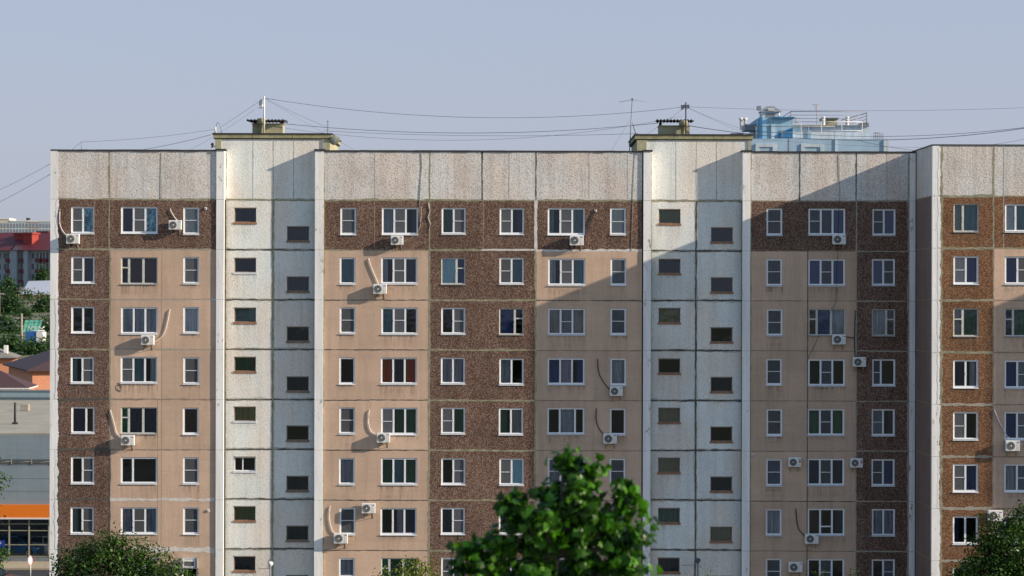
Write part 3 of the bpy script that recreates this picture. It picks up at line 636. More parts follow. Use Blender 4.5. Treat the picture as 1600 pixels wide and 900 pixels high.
# ------------------------------------------------------------------ ROOF FURNITURE
def vent(name,px0,px1,ptop,bx0,bx1,btop,pcx,lab,Zs):
    o=Vector((fx((px0+px1)/2),2.2,Zs)); r=empty('roof_vent',o,lab,'roof vent','vent stacks on the stair towers')
    m=MB(); m.box(fx(bx0),fx(bx1),1.6,2.8,Zs,fz(btop),M['oliv2']); m.box(fx(bx0)-.03,fx(bx1)+.03,1.56,2.84,fz(btop),fz(btop)+.06,M['olive']); b=m.build('shaft',r,o)
    m=MB()
    for x in (fx(bx0)+.1,fx(bx1)-.1): 
        for y in (1.75,2.65): m.box(x-.05,x+.05,y-.05,y+.05,fz(btop)+.06,fz(ptop)-.08,M['felt'])
    m.build('post',r,o)
    m=MB(); n=48; x0,x1=fx(px0),fx(px1)
    zt=lambda i: fz(ptop)+.045*math.sin(i/n*math.pi*2*11)
    for i in range(n):
        u0,u1=x0+(x1-x0)*i/n,x0+(x1-x0)*(i+1)/n
        for dz in (0,-.07):
            m.face([(u0,1.2,zt(i)+dz-.03),(u1,1.2,zt(i+1)+dz-.03),(u1,3.2,zt(i+1)+dz+.03),(u0,3.2,zt(i)+dz+.03)],M['felt'])
        m.face([(u0,1.2,zt(i)-.10),(u1,1.2,zt(i+1)-.10),(u1,1.2,zt(i+1)-.03),(u0,1.2,zt(i)-.03)],M['felt'])
    m.build('corrugated_cover',r,o)
    m=MB(); c=(fx(pcx),1.35,Zs); hh=fz(btop-3)-Zs
    m.lathe([(.15,0),(.15,hh-.12),(.26,hh-.1),(.26,hh+.2),(.2,hh+.22),(.001,hh+.22)],c,(0,0,1),M['olive'],18); m.build('pipe',r,o)
vent('a',381,441.5,185,389,437,192.5,404.5,'olive vent stack under a corrugated sheet on the left stair tower',SLAB1+.02)
vent('b',1027.5,1086,183.5,1032,1080,194,1070,'olive vent stack under a corrugated sheet on the right stair tower',SLAB1+.02)
ZT=SLAB1+.02
def mast(name,px,ptop,y,zb,r,mat,lab,cat='antenna',extra=None,lean=0):
    x=fx(px); o=Vector((x,y,zb)); e=empty(name,o,lab,cat); m=MB(); m.tube([(x,y,zb),(x+lean,y,fz(ptop))],r,M[mat],7); m.build('pole',e,o)
    if extra: extra(e,o,x+lean,y,fz(ptop))
    return e
def ex1(e,o,x,y,z):
    m=MB(); m.lathe([(.001,-.03),(.15,0),(.2,.05),(.15,.03),(.001,0)],(x-.14,y-.1,z-.38),(-.8,-.6,.1),M['whs'],14); m.tube([(x,y,z-.38),(x-.12,y-.1,z-.38)],.02,M['steel'],5)
    m.bbox(x-.22,x-.08,y-.15,y-.03,z-.62,z-.28,M['whs'],.02); m.build('antenna_panel',e,o)
    m=MB(); m.box(x-.30,x+.0,y-.03,y,z-.68,z-.64,M['steel']); m.build('arm',e,o)
mast('antenna_mast',409.3,149,1.0,ZT,.05,'whs','tall white pole with small white antenna on the left stair tower','antenna',ex1)
def ex2(e,o,x,y,z):
    m=MB()
    for a in (-.22,-.1,.12): m.box(x+a-.05,x+a+.07,y-.1,y+.05,z-.28-abs(a)*.6,z-.12-abs(a)*.2,M['cable'])
    m.box(x-.3,x+.2,y-.02,y+.02,z-.2,z-.16,M['cable']); m.build('crossarm',e,o)
mast('cable_mast',1073,157,1.0,ZT,.045,'cable','short black cable pole with insulators on the right stair tower','pole',ex2)
def ex3(e,o,x,y,z):
    m=MB(); m.tube([(x-.73,y-.1,z-.15),(x,y,z),(x+.86,y+.1,z-.14)],.012,M['steel'],4); m.box(x-.05,x+.05,y-.05,y+.05,z-.05,z+.08,M['steel']); m.build('aerial',e,o)
    m=MB(); m.tube([(x,y,z-1.3),(x+.25,y+.4,z-2.0)],.02,M['steel'],5); m.build('stay',e,o)
mast('antenna_mast',985,152,1.5,ROOF,.028,'steel','thin leaning aerial mast just left of the right stair tower','antenna',ex3,lean=.15)
def ex4(e,o,x,y,z):
    m=MB()
    for i in range(4): m.box(x-.08,x+.08,y-.01,y+.01,z-.1-i*.14,z-.075-i*.14,M['steel'])
    m.build('aerial',e,o)
mast('antenna_mast',508.5,186,1.4,ZT,.018,'steel','small comb aerial at the right end of the left tower roof','antenna',ex4)
mast('cable_post',123,222,.8,ROOF,.015,'steel','thin cable post near the left end of the roof','pole')
o=Vector((fx(338),.7,ZT)); e=empty('cable_bracket',o,'hooped cable bracket at the left end of the left tower roof','bracket')
m=MB(); m.tube([(o.x-.12,.7,ZT),(o.x-.1,.7,ZT+.5),(o.x-.02,.7,ZT+.62),(o.x+.1,.7,ZT+.45),(o.x+.2,.7,ZT)],.018,M['steel'],6); m.build('hoop',e,o); m=MB(); m.tube([(o.x-.15,.7,ZT),(o.x-.15,.7,ZT+.35)],.05,M['whs'],8); m.build('insulator',e,o)
# dishes
def dish(px,py,y,r,mat,lab,dirv,armx):
    c=Vector((fx(px),y,fz(py))); e=empty('satellite_dish',c,lab,'satellite dish'); d=Vector(dirv).normalized(); m=MB()
    prof=[(r*i/8, .28*r*(i/8)**2) for i in range(9)]; prof[0]=(.001,0)
    m.lathe(prof,c,d,M[mat],22); m.build('reflector',e,c); m=MB(); m.tube([c,(armx,y+.1,c.z-.1)],.03,M['steel'],6); m.build('bracket',e,c)
    m=MB(); m.tube([c-Vector((0,0,r*.9)),c+d*r*1.1-Vector((0,0,r*.3))],.014,M['steel'],5); m.box(c.x+d.x*r*1.1-.04,c.x+d.x*r*1.1+.04,c.y+d.y*r*1.1-.06,c.y+d.y*r*1.1+.04,c.z-r*.3-.05,c.z-r*.3+.05,M['whs']); m.build('feed_horn',e,c)
dish(522.5,219.5,.5,.30,'dsh','grey-green satellite dish on the right side of the left stair tower',(-.35,.6,.3),fx(515))
dish(330.2,227.5,.5,.15,'cable','small dark dish on the left side of the left stair tower',(-.7,-.7,.1),fx(335))

def cable(pts,sag,r,lab,mat='cable',name='overhead_cable',group='cables strung over the roofs'):
    m=MB(); P=[]
    a,b=Vector(pts[0]),Vector(pts[1])
    for i in range(25):
        t=i/24; p=a.lerp(b,t); p.z-=sag*4*t*(1-t); P.append(p)
    m.tube(P,r*.8,M[mat],4); o=m.build(name,None); tag(o,lab,'cable',group); return o
top1=(fx(409.3),1.0,fz(152)); top2=(fx(1073),1.0,fz(164))
cable((top1,top2),.85,.014,'highest cable sagging between the white pole and the black pole')
cable(((fx(436),1.5,fz(191)),(fx(1030),1.5,fz(189))),.55,.017,'darker lower cable stretched between the two vent stacks')
cable(((fx(500),1.8,fz(202)),(fx(1000),1.8,fz(205))),.2,.012,'lowest faint cable just above the middle roof')
cable(((fx(440),2.4,fz(197)),(fx(1070),2.4,fz(176))),1.0,.010,'thin cable rising to the black pole from the left tower')
cable((top1,(fx(340),.8,fz(199))),.02,.010,'guy wire from the white pole to the left corner of its tower')
cable((top1,(fx(508),1.4,fz(197))),.05,.009,'guy wire from the white pole to the right end of its tower')
cable((top1,(fx(560),4,fz(236))),.05,.007,'faint long guy wire from the white pole to the middle roof')
cable(((fx(123),.8,fz(222)),(fx(332),.7,fz(202))),.12,.010,'upper thin cable from the roof post to the left tower')
cable(((fx(195),1.0,fz(237.5)),(fx(332),.7,fz(209))),.08,.014,'darker cable rising from the left roof edge to the tower')
cable(((fx(105),.8,fz(237)),(fx(123),.8,fz(222))),.0,.010,'short stay wire of the roof post at the left')
cable(((fx(290),2,fz(232)),(fx(400),1.2,fz(165))),.1,.006,'faint stay wire behind the left tower corner')
cable(((mx0+.02,.3,fz(256)),(fx(-120),-8,fz(370))),.3,.015,'upper of two cables leaving the left end of the block')
cable(((mx0+.02,.3,fz(272)),(fx(-120),-8,fz(394))),.3,.018,'lower of two cables leaving the left end of the block')
cable((top2,(fx(1160),2,fz(196))),.05,.010,'guy wire from the black pole to the right end of its tower')
cable((top2,(fx(1175),3,fz(204))),.05,.008,'second guy wire right of the black pole')
cable((top2,(fx(1012),1.2,fz(207))),.03,.008,'pale guy wire from the black pole to the left end of its tower')
cable((top2,(fx(1740),3,fz(154))),.3,.010,'high straight cable from the black pole past the blue building')
cable(((fx(1078),1.5,fz(193)),(fx(1740),-1,fz(172))),1.2,.022,'thick cable sagging towards the right edge of the roofs')
cable(((fx(1178),1.5,fz(200)),(fx(1740),-1,fz(176))),.75,.016,'second thick cable just below the thickest one at the right')
cable(((fx(1178),2,fz(212)),(fx(1740),2,fz(218))),.4,.008,'faint cable low over the right roof')
cable(((fx(1345),2,fz(214)),(fx(1432),1,fz(232))),.06,.012,'dark cable dropping to the roof corner at the right')
cable(((fx(1432),1,fz(232)),(fx(1740),-3,fz(178))),.5,.009,'thin cable rising over the forward block')
cable(((fx(985),1.5,fz(185)),(fx(955),3,fz(236))),.0,.008,'left stay wire of the leaning aerial mast')
o=MB(); o.tube([(XR+17,0,RR+.05),(XR+17,0,RR+3.0)],.05,M['steel'],7); o=tag(o.build('cable_mast'),'steel cable mast on the forward block roof beyond the right edge','pole')
# cables hanging on the facade
def wcable(pts,r,lab,mat='hoseb',y=-.02):
    m=MB(); m.tube([(fx(a),y,fz(b)) for a,b in pts],r,M[mat],5); tag(m.build('wall_cable'),lab,'cable')
wcable([(658,240),(659,262),(656,300),(654,330),(657,352),(650,368),(632,377)],.016,'loose cable hanging from the parapet to the top-floor air conditioner','jg')
wcable([(669,318),(671,330),(668,340),(672,350),(670,362)],.03,'tangled blue-green cable bundle on the joint beside the top-floor window','seam')
wcable([(186,599),(191,606),(189,613),(184,610),(183,604),(190,602)],.014,'small looped cable end on tan wall left of a window','jd')
wcable([(252,240),(251,312)],.01,'thin vertical cable on the parapet at the left','seam')
wcable([(992,240),(989,300),(986,392)],.011,'pale cable down the wall left of the second stair tower','jg')
wcable([(1310,240),(1312,300),(1306,470),(1262,560)],.01,'thin dark cable slanting down the shaded tan wall','jd')
for px,py,lab in ((321,327,'small white box on brown wall near the left stair tower'),(326,799,'small square white vent on tan wall low at the left'),(1177,710,'tiny round white vent on shaded wall beside the second stair tower'),(930,329,'small pale cap where a black hose enters the top-floor wall')):
    m=MB(); x,z=fx(px),fz(py); m.bbox(x-.07,x+.07,-.06,-.001,z-.07,z+.07,M['whs'],.015); m.box(x-.04,x+.04,-.066,-.06,z-.035,z+.035,M['acm']); tag(m.build('wall_box'),lab,'box')
def lamp(px,py,mat,lab):
    o=Vector((fx(px),-.6,0)); e=empty('street_lamp',o,lab,'street lamp'); x=o.x; z=fz(py); m=MB(); m.tube([(x,-.6,0),(x,-.6,z-.15)],.05,M['steel'],8); m.build('pole',e,o)
    m=MB(); m.lathe([(.05,-.16),(.1,-.1),(.17,0),(.13,.1),(.001,.14)],(x,-.6,z),(0,0,1),M[mat],16); m.build('lamp_shade',e,o)
    m=MB(); m.tube([(x,-.6,z-.25),(x-.3,-.3,z-.3),(x-.8,.5,z-.4)],.015,M['steel'],5); m.build('stay',e,o)
lamp(425,880,'whs','white-domed street lamp in front of the sunlit stair bay')
lamp(1090,873,'cable','black globe street lamp in front of the shaded stair bay')

# ------------------------------------------------------------------ BLUE BUILDING BEHIND
YBL=225.
def bw(px,py,dy=0): 
    p=W(px,py,YBL); p.y+=dy; return p
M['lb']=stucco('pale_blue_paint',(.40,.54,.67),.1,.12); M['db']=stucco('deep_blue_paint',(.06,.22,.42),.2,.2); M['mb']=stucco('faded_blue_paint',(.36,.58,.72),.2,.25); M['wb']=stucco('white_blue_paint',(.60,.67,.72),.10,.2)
yb=YBL-D; o=Vector((bw(1280,450).x,yb+7,0))
bb=empty('blue_apartment_building',o,'pale blue apartment block with railed roof deck behind the right roofs','building')
def bbx(n,px0,px1,pt,pb,y0,y1,mat,parent=None):
    m=MB(); a,b=bw(px0,pb),bw(px1,pt); m.box(a.x,b.x,yb+y0,yb+y1,a.z if pb<900 else 0,b.z,M[mat]); return m.build(n,parent or bb,o)
bbx('wall',1172,1386,215.5,999,0,14,'lb')
bbx('corner_pier',1380,1387.5,217,999,-.1,.3,'wb'); bbx('corner_pier',1304,1307,216,999,-.08,.2,'wb'); bbx('joint',1231.5,1232.5,216,999,-.02,.1,'steel')
for a,b in ((1180,1212),(1251,1286)):
    m=MB(); p,q=bw(a,250),bw(b,223.5)
    for t in ((p.x,p.x+.3,p.z,q.z),(q.x-.3,q.x,p.z,q.z),(p.x+.3,q.x-.3,q.z-.3,q.z)): m.box(t[0],t[1],yb-.1,yb+.1,t[2],t[3],M['wb'])
    f=m.build('window_surround',bb,o); m=MB(); m.face([(p.x+.3,yb-.02,p.z),(q.x-.3,yb-.02,p.z),(q.x-.3,yb-.02,q.z-.3),(p.x+.3,yb-.02,q.z-.3)],M['lb']); m.build('blind',f,o)
bbx('penthouse',1241,1364.5,193.5,215,2.5,12,'wb'); bbx('penthouse_roof',1238,1363,191.5,193.6,2.2,12.5,'steel'); bbx('penthouse_stripe',1266,1272,196,215,2.4,2.6,'mb')
bbx('lift_house',1186.5,1241,181.5,215,1.5,10,'mb'); bbx('lift_house_roof',1208,1243,180,182.5,1.2,10.5,'db')
m=MB(); p=bw(1198,216); q=bw(1241,196); m.face([(p.x,yb+1.47,p.z),(q.x,yb+1.47,p.z),(q.x,yb+1.47,q.z)],M['db']); m.build('painted_shadow',bb,o)  # deep blue triangle paints a slanting cast shadow on the lift house front
bbx('door',1207,1212,192,214,1.4,1.55,'wb'); bbx('column',1187.5,1192.5,181,215,1.1,1.45,'db')
bbx('ramp',1352,1364.5,187,191.5,3,5,'steel')
# turret
m=MB(); c=bw(1209,450,4); zb,zt_=bw(0,181).z,bw(0,170).z
m.bbox(c.x-.85,c.x+.85,yb+3,yb+4.8,zb,zt_+.1,M['wb'],.1); m.box(c.x-.45,c.x+.4,yb+2.98,yb+3.02,zb+.1,zb+.5,M['steel']); t=m.build('turret',bb,o)
m=MB(); a0,a1,b0,b1=c.x-.98,c.x+.98,yb+2.8,yb+5; zt2=bw(0,160.5).z; k=.35
P=[(a0,b0,zt_),(a1,b0,zt_),(a1,b1,zt_),(a0,b1,zt_)]; Q=[(c.x-k,b0+.7,zt2),(c.x+k,b0+.7,zt2),(c.x+k,b1-.7,zt2),(c.x-k,b1-.7,zt2)]
for i in range(4): j=(i+1)%4; m.face([P[i],P[j],Q[j],Q[i]],M['steel'])
m.face(Q,M['steel']); m.box(c.x-.25,c.x+.3,b0+.02,b0+.2,zt_+.1,zt_+.3,M['whs']); m.build('turret_roof',t,o)
bbx('roof_hatch',1168,1187,190,199,3,6,'steel'); bbx('roof_hatch',1146,1166,204,209,3,6,'steel')
for a,b,c2,d2 in ((1162,1166,180,199),(1168.5,1171,180,191)): 
    m=MB(); p,q=bw(a,d2,3),bw(b,c2,3); m.lathe([(.12,0),(.12,q.z-p.z-.2),(.2,q.z-p.z-.15),(.2,q.z-p.z),(.001,q.z-p.z+.05)],(p.x,p.y,p.z),(0,0,1),M['whs'],12); m.build('vent_pipe',bb,o)
bbx('stack',1299,1321,178,192,6,8,'oliv2'); bbx('stack_cover',1297,1323,176,178,5.7,8.3,'felt')
for a in (1294,1298): pass
for a,b in ((1294,1299),(1332,1337.5)):
    m=MB(); p,q=bw(a,192,5),bw(b,176,5); m.lathe([(.16,0),(.16,q.z-p.z)],((p.x+q.x)/2,p.y,p.z),(0,0,1),M['whs'],12)
    for i in range(4): m.lathe([(.16,.1+i*.25),(.2,.12+i*.25),(.2,.2+i*.25),(.16,.22+i*.25)],((p.x+q.x)/2,p.y,p.z),(0,0,1),M['whs'],12)
    m.build('vent_pipe',bb,o)
def rail(pa,pb,zb,zt,y,nbar,npost,mat='steel',yB=None):
    m=MB(); a=bw(pa,zb,y); b=bw(pb,zb,y if yB is None else yB); H=bw(0,zt).z-a.z
    for i in range(1,nbar+1):
        z=H*i/nbar; m.tube([a+Vector((0,0,z)),b+Vector((0,0,z))],.035 if i==nbar else .022,M[mat],5)
    for i in range(npost+1):
        p=a.lerp(b,i/npost); m.tube([p,p+Vector((0,0,H))],.03,M[mat],5)
    m.build('railing',bb,o)
rail(1240,1360,192,170,2.6,4,1); rail(1240,1240.5,192,170,2.6,4,1,yB=9); rail(1360,1342,192,172,2.6,4,1,yB=12)
rail(1181,1304,215,196,.3,2,3,'jg'); rail(1253,1349,215,188,1.0,2,3,'whs'); rail(1380,1366,215,206,.4,2,5,'steel',yB=.4)
def amast(px,pt,pb,lab):
    p=bw(px,pb,3); q=bw(px,pt,3); e=empty('antenna_mast',p,lab,'antenna'); m=MB(); m.tube([p,q],.03,M['jg'],6); m.build('pole',e,p); m=MB()
    for i,wd in enumerate((.4,.25,.2)): m.tube([q-Vector((wd,0,.1+i*.2)),q+Vector((wd,0,-.1-i*.2))],.02,M['jg'],4)
    m.build('aerial',e,p)
amast(1282,157,215,'pale aerial mast rising above the blue building deck')
amast(1249,178,215,'short aerial at the left of the blue building deck')
p=bw(1192,182,2); e=empty('satellite_dish',p,'round white dish on a thin mast left of the blue building turret','satellite dish'); m=MB(); m.tube([p,bw(1192,161,2)],.03,M['steel'],6); m.build('pole',e,p)
m=MB(); c=bw(1188,167,1.8); m.lathe([(.001,0),(.12,.02),(.22,.07),(.27,.12)],c,(-.3,-1,.2),M['whs'],16); m.tube([c,bw(1192,166,2)],.02,M['steel'],5); m.build('reflector',e,p)

# ------------------------------------------------------------------ TERRAIN
def smooth(t): return t*t*(3-2*t)
TP=[(-3000,0),(100,0),(160,4.5),(300,12),(460,20),(760,30),(1300,34),(6000,34)]
def th(x,y):
    for (a,za),(b,zb) in zip(TP,TP[1:]):
        if y<=b:
            z=za+(zb-za)*smooth(max(0,min(1,(y-a)/(b-a)))) if a>0 else 0
            return z + (noise.noise((x*.01,y*.01,0))*1.2 if y>120 else 0)
    return 34
def groundm():
    m,t,b=nt('dry_grass_and_earth'); v=coords(t)
    c=mix(t,(.10,.12,.05),(.22,.19,.13),ramp(t,noise_t(t,v,.05,6,.7),[(.4,g(0)),(.65,g(1))])); c=mix(t,c,ramp(t,noise_t(t,v,1.5,5,.7),[(.3,g(.6)),(.7,g(1.1))]),1,'MULTIPLY')
    t.links.new(c,b.inputs['Base Color']); b.inputs['Roughness'].default_value=.95; return m
M['ground']=groundm()
ys=[-1500,-600,-300,-150,0,60,100]+[100+i*15 for i in range(1,50)]+[900,1100,1400,2000,3500,6000]
xs=[-4000,-2000,-1000,-600]+[-400+i*40 for i in range(21)]+[600,1000,2000,4000]
v=[(x,y,th(x,y)-.02) for y in ys for x in xs]; n=len(xs); f=[(j*n+i,j*n+i+1,(j+1)*n+i+1,(j+1)*n+i) for j in range(len(ys)-1) for i in range(n-1)]
me=bpy.data.meshes.new('ground'); me.from_pydata(v,[],f); me.materials.append(M['ground']); go=bpy.data.objects.new('ground',me); COL.objects.link(go); tag(go,'dry grassy ground rising to a low hill far behind','ground',kind='structure')
M['asph']=stucco('worn_asphalt',(.06,.06,.065),.2,.05); M['pave']=stucco('beige_paving',(.46,.38,.27),.15,.02)
m=MB(); m.face([(-90,14,.006),(-24,14,.006),(-24,39,.006),(-90,39,.006)],M['asph']); tag(m.build('road'),'grey asphalt lane in front of the showroom','road',kind='structure')
m=MB(); m.box(-90,-28,39,43.4,-.05,.13,M['pave']); tag(m.build('pavement'),'beige pavement along the showroom front','pavement',kind='structure')
m=MB(); m.face([(-60,-40,.006),(60,-40,.006),(60,-8,.006),(-60,-8,.006)],M['asph']); tag(m.build('courtyard_road'),'asphalt courtyard drive before the apartment block','road',kind='structure')

# ------------------------------------------------------------------ SHOWROOM HALL
YH=184.; yh=44.
def hw(px,py): return W(px,py,YH)
o=Vector((-48,yh+20,0)); hall=empty('showroom_hall',o,'grey-clad car showroom with an orange band and full-height glazing','building')
M['clad']=stucco('blue_grey_cladding',(.27,.33,.37),.08,.08); M['orange']=plain('orange_fascia',(.80,.20,.012),.5,.06,1); M['sand']=stucco('sandy_flat_roof',(.40,.36,.29),.2,.05); M['mull']=plain('olive_mullion',(.30,.30,.22),.5,.1)
M['teal']=plain('blue_grey_fascia',(.25,.34,.37),.5,.15)
hx0,hx1=-72.,-27.
zf=lambda py: hw(0,py).z
def hb(n,z0,z1,y0,y1,mat,x0=hx0,x1=hx1): m=MB(); m.box(x0,x1,y0,y1,z0,z1,M[mat]); return m.build(n,hall,o)
hb('wall',zf(727.5),zf(682),yh,yh+.4,'clad'); 
m=MB(); m.box(hx0,hx1,yh,yh+.4,zf(790),zf(727.6),M['clad'])
z=zf(790)
while z<zf(728): m.box(hx0,hx1,yh-.012,yh,z,z+.03,M['steel']); z+=.95
m.build('cladding_wall',hall,o)
b=hb('clerestory_window',zf(726.8),zf(719.5),yh-.03,yh-.01,'acd'); m=MB()
x=hx0
while x<hx1: m.box(x,x+.08,yh-.06,yh-.03,zf(727),zf(719),M['mull']); m.tube([(x,yh-.04,zf(727)),(x+1.5,yh-.04,zf(722))],.02,M['steel'],4); x+=1.5*.98
m.build('frame',b,o)
hb('orange_band',zf(810),zf(790),yh-.35,yh,'orange'); hb('band_trim',zf(812.5),zf(810)-.002,yh-.4,yh,'whs')
m=MB(); m.face([(hx0,yh,zf(871)),(hx1,yh,zf(871)),(hx1,yh,zf(812.5)),(hx0,yh,zf(812.5))],M['sglass']); gz=m.build('glazing',hall,o); m=MB()
for pz in (820.5,830.8,853,871): m.box(hx0,hx1,yh-.05,yh+.03,zf(pz)-.03,zf(pz)+.03,M['mull'])
step=31*YH/3920; x=hw(15.5,0).x
while x>hx0: x-=step
while x<hx1:
    if x>hx0: m.box(x-.05,x+.05,yh-.07,yh+.04,zf(871),zf(812.5),M['mull'])
    x+=step
m.build('mullions',gz,o)
hb('plinth',0,zf(871)-.03,yh-.02,yh+.4,'steel'); hb('floor',.3,.34,yh+.4,yh+22,'whs'); hb('inner_wall',.3,9,yh+8,yh+8.3,'steel')
hb('side_wall',0,zf(682),yh+.4,yh+55,'clad',hx1-.4,hx1); hb('side_wall',0,zf(682),yh+.4,yh+55,'clad',hx0,hx0+.4); hb('rear_wall',0,zf(682),yh+54.6,yh+55,'clad',hx0+.4,hx1-.4)
m=MB(); m.box(hx0,hx1,yh,yh+55,zf(682)+.002,zf(682)+.15,M['sand']); m.build('roof',hall,o)
m=MB(); ye=yh+54; m.box(hx0,hx1,ye,ye+.4,zf(682)+.15,zf(682)+1.0,M['teal']); m.box(hx0,hx1,ye-.1,ye+.5,zf(682)+1.0,zf(682)+1.12,M['steel']); m.box(hx0,hx1,ye-.15,ye,zf(682)+.4,zf(682)+.47,M['clad']); m.build('rear_parapet',hall,o)
for px,py,h in ((40,642,.6),(24,672,1.1)):
    Y=YH+33 if px==40 else YH+12; p=W(px,py,Y); m=MB(); zz=zf(682)+.15
    if px==40: m.bbox(p.x-.35,p.x+.35,p.y-.3,p.y+.3,zz,zz+h,M['sand'],.05)
    else: m.tube([(p.x,p.y,zz),(p.x,p.y,zz+h+.6)],.09,M['felt'],8); m.box(p.x-.2,p.x+.2,p.y-.2,p.y+.2,zz,zz+.15,M['felt'])
    m.build('roof_vent_pipe',hall,o)

def carpaint(n,c):
    m,t,b=nt(n); b.inputs['Base Color'].default_value=(*c,1); b.inputs['Metallic'].default_value=.3; b.inputs['Roughness'].default_value=.28; b.inputs['Coat Weight'].default_value=.6
    f=ramp(t,noise_t(t,coords(t),1.2,3),[(.3,g(.85)),(.7,g(1))]); t.links.new(mix(t,c,f,1,'MULTIPLY'),b.inputs['Base Color']); return m
M['tyre']=plain('tyre_rubber',(.03,.03,.03),.85,.2,8); M['rim']=plain('alloy_rim',(.6,.55,.35),.35,.1,4,metal=.6); M['carg']=plain('tinted_car_glass',(.03,.05,.06),.08,.0,spec=.8)
M['lampr']=plain('red_lamp_lens',(.4,.01,.01),.2,.0); M['lampw']=plain('clear_lamp_lens',(.7,.7,.7),.15,.0)
def car(loc,rot,paint,lab,cat='car',name='parked_car'):
    e=empty(name,loc,lab,cat,'cars at the showroom'); e.rotation_euler=(0,0,rot)
    # stations along length y: (y, halfwidth, zlow, zbelt)
    st=[(-2.05,.55,.38,.62),(-1.95,.78,.25,.78),(-1.4,.86,.2,.88),(-.7,.88,.2,.95),(.5,.89,.2,.98),(1.4,.88,.2,1.02),(1.9,.82,.25,1.0),(2.05,.6,.38,.85)]
    m=MB(); rings=[]
    for y,w,zl,zb in st: rings.append([(-w*.9,y,zl),(-w,y,zl+.15),(-w,y,(zl+zb)/2),(-w*.95,y,zb-.05),(-w*.85,y,zb),(w*.85,y,zb),(w*.95,y,zb-.05),(w,y,(zl+zb)/2),(w,y,zl+.15),(w*.9,y,zl)])
    for a,b in zip(rings,rings[1:]):
        for j in range(10): k=(j+1)%10; m.face([a[j],b[j],b[k],a[k]],paint,False)
    m.face(rings[0],paint); m.face(list(reversed(rings[-1])),paint)
    # roof over cabin
    m.face([(-.6,-.25,1.43),(.6,-.25,1.43),(.62,1.3,1.44),(-.62,1.3,1.44)],paint)
    for s in (-1,1):
        for (y0,z0,y1,z1) in ((-1.02,.93,-.25,1.43),(.45,.98,.5,1.44),(1.85,1.0,1.3,1.44)): m.tube([(s*.76,y0,z0),(s*.61,y1,z1)],.045,paint,5)
        m.tube([(s*.61,-.25,1.42),(s*.62,1.3,1.43)],.05,paint,5)
    m.build('body',e)
    m=MB(); A=[(-.74,-1.0,.93),(.74,-1.0,.93),(.76,1.84,1.0),(-.76,1.84,1.0)]; B_=[(-.58,-.25,1.41),(.58,-.25,1.41),(.6,1.3,1.42),(-.6,1.3,1.42)]
    for i in range(4): j=(i+1)%4; m.face([A[i],A[j],B_[j],B_[i]],M['carg'])
    m.build('windows',e)
    for x in (-.86,.86):
        for y in (-1.3,1.3):
            s=1 if x>0 else -1
            m=MB(); m.lathe([(.001,-.1),(.31,-.1),(.33,-.06),(.33,.06),(.31,.1),(.2,.1)],(x-s*.06,y,.33),(s,0,0),M['tyre'],20); w=m.build('wheel',e)
            m=MB(); m.lathe([(.001,.08),(.05,.11),(.17,.085),(.21,.1)],(x-s*.06,y,.33),(s,0,0),M['rim'],10,False); m.build('rim',w)
    for x in (-.6,.6):
        m=MB(); m.bbox(x-.17,x+.17,-2.04,-1.9,.6,.74,M['lampw'],.03); m.build('headlight',e)
        m=MB(); m.bbox(x-.12,x+.12,1.92,2.06,.72,.92,M['lampr'],.03); m.build('tail_light',e)
    for x in (-.95,.95): m=MB(); m.bbox(x-.09,x+.09,-.75,-.62,.95,1.08,paint,.02); m.build('mirror',e)
    return e
pb=carpaint('blue_car_paint',(.04,.22,.50)); pw=carpaint('silver_car_paint',(.62,.68,.68)); pk=carpaint('black_car_paint',(.02,.025,.035))
c1=hw(26,0); c2=hw(67,0)
car((c1.x,yh+1.5,.34),math.radians(68),pb,'blue hatchback standing behind the showroom glass')
car((c2.x+.5,yh+1.6,.34),math.radians(75),pw,'silver car facing out behind the showroom glass')
p=W(0,905,168); car((p.x-.6,p.y,.01),math.radians(80),pk,'dark car parked at the bottom left corner')

# signs
def signpost(px,pt,pb_,Y):
    p=W(px,0,Y); k=Y/3920; zt_=W(0,pt,Y).z; o=Vector((p.x,p.y,0)); e=empty('road_sign',o,'round white road sign edge-on on a white pole before the showroom','road sign')
    m=MB(); m.tube([(p.x,p.y,0),(p.x,p.y,zt_)],.05,M['whs'],8); m.build('pole',e,o)
    m=MB(); m.lathe([(.001,.02),(.33,.02),(.35,.0),(.35,-.01),(.001,-.01)],(p.x,p.y-.06,W(0,878,Y).z),(.95,-.3,0),M['whs'],20)
    m.lathe([(.28,.024),(.33,.024)],(p.x,p.y-.06,W(0,878,Y).z),(.95,-.3,0),M['red'],20,False); m.build('sign_plate',e,o)
signpost(48.5,870,905,175)
p=W(-5,851,172); o=Vector((p.x-.3,p.y,0)); e=empty('parking_sign',o,'blue rectangular parking sign cut by the left edge of the photo','road sign')
m=MB(); m.tube([(o.x,o.y,0),(o.x,o.y,p.z+.3)],.04,M['steel'],8); m.build('pole',e,o)
M['signb']=plain('sign_blue',(.015,.05,.30),.4,.03); x1=W(8.5,0,172).x; z0,z1=W(0,857,172).z,W(0,846,172).z
m=MB(); m.box(x1-1.5,x1,o.y-.07,o.y-.05,z0,z1,M['signb']); sp=m.build('sign_plate',e,o)
def text(s,size,loc,mat,parent,org,name='lettering'):
    cu=bpy.data.curves.new(name,'FONT'); cu.body=s; cu.size=size; cu.extrude=.003; t=bpy.data.objects.new(name,cu); COL.objects.link(t)
    dg=bpy.context.evaluated_depsgraph_get(); me=bpy.data.meshes.new_from_object(t.evaluated_get(dg)); bpy.data.objects.remove(t)
    o=bpy.data.objects.new(name,me); COL.objects.link(o); o.parent=parent; me.materials.clear(); me.materials.append(mat); o.rotation_euler=(math.pi/2,0,0); o.location=Vector(loc)-Vector(org); return o
text('P',.42,(x1-.44,o.y-.075,z0+.09),M['whs'],sp,o)

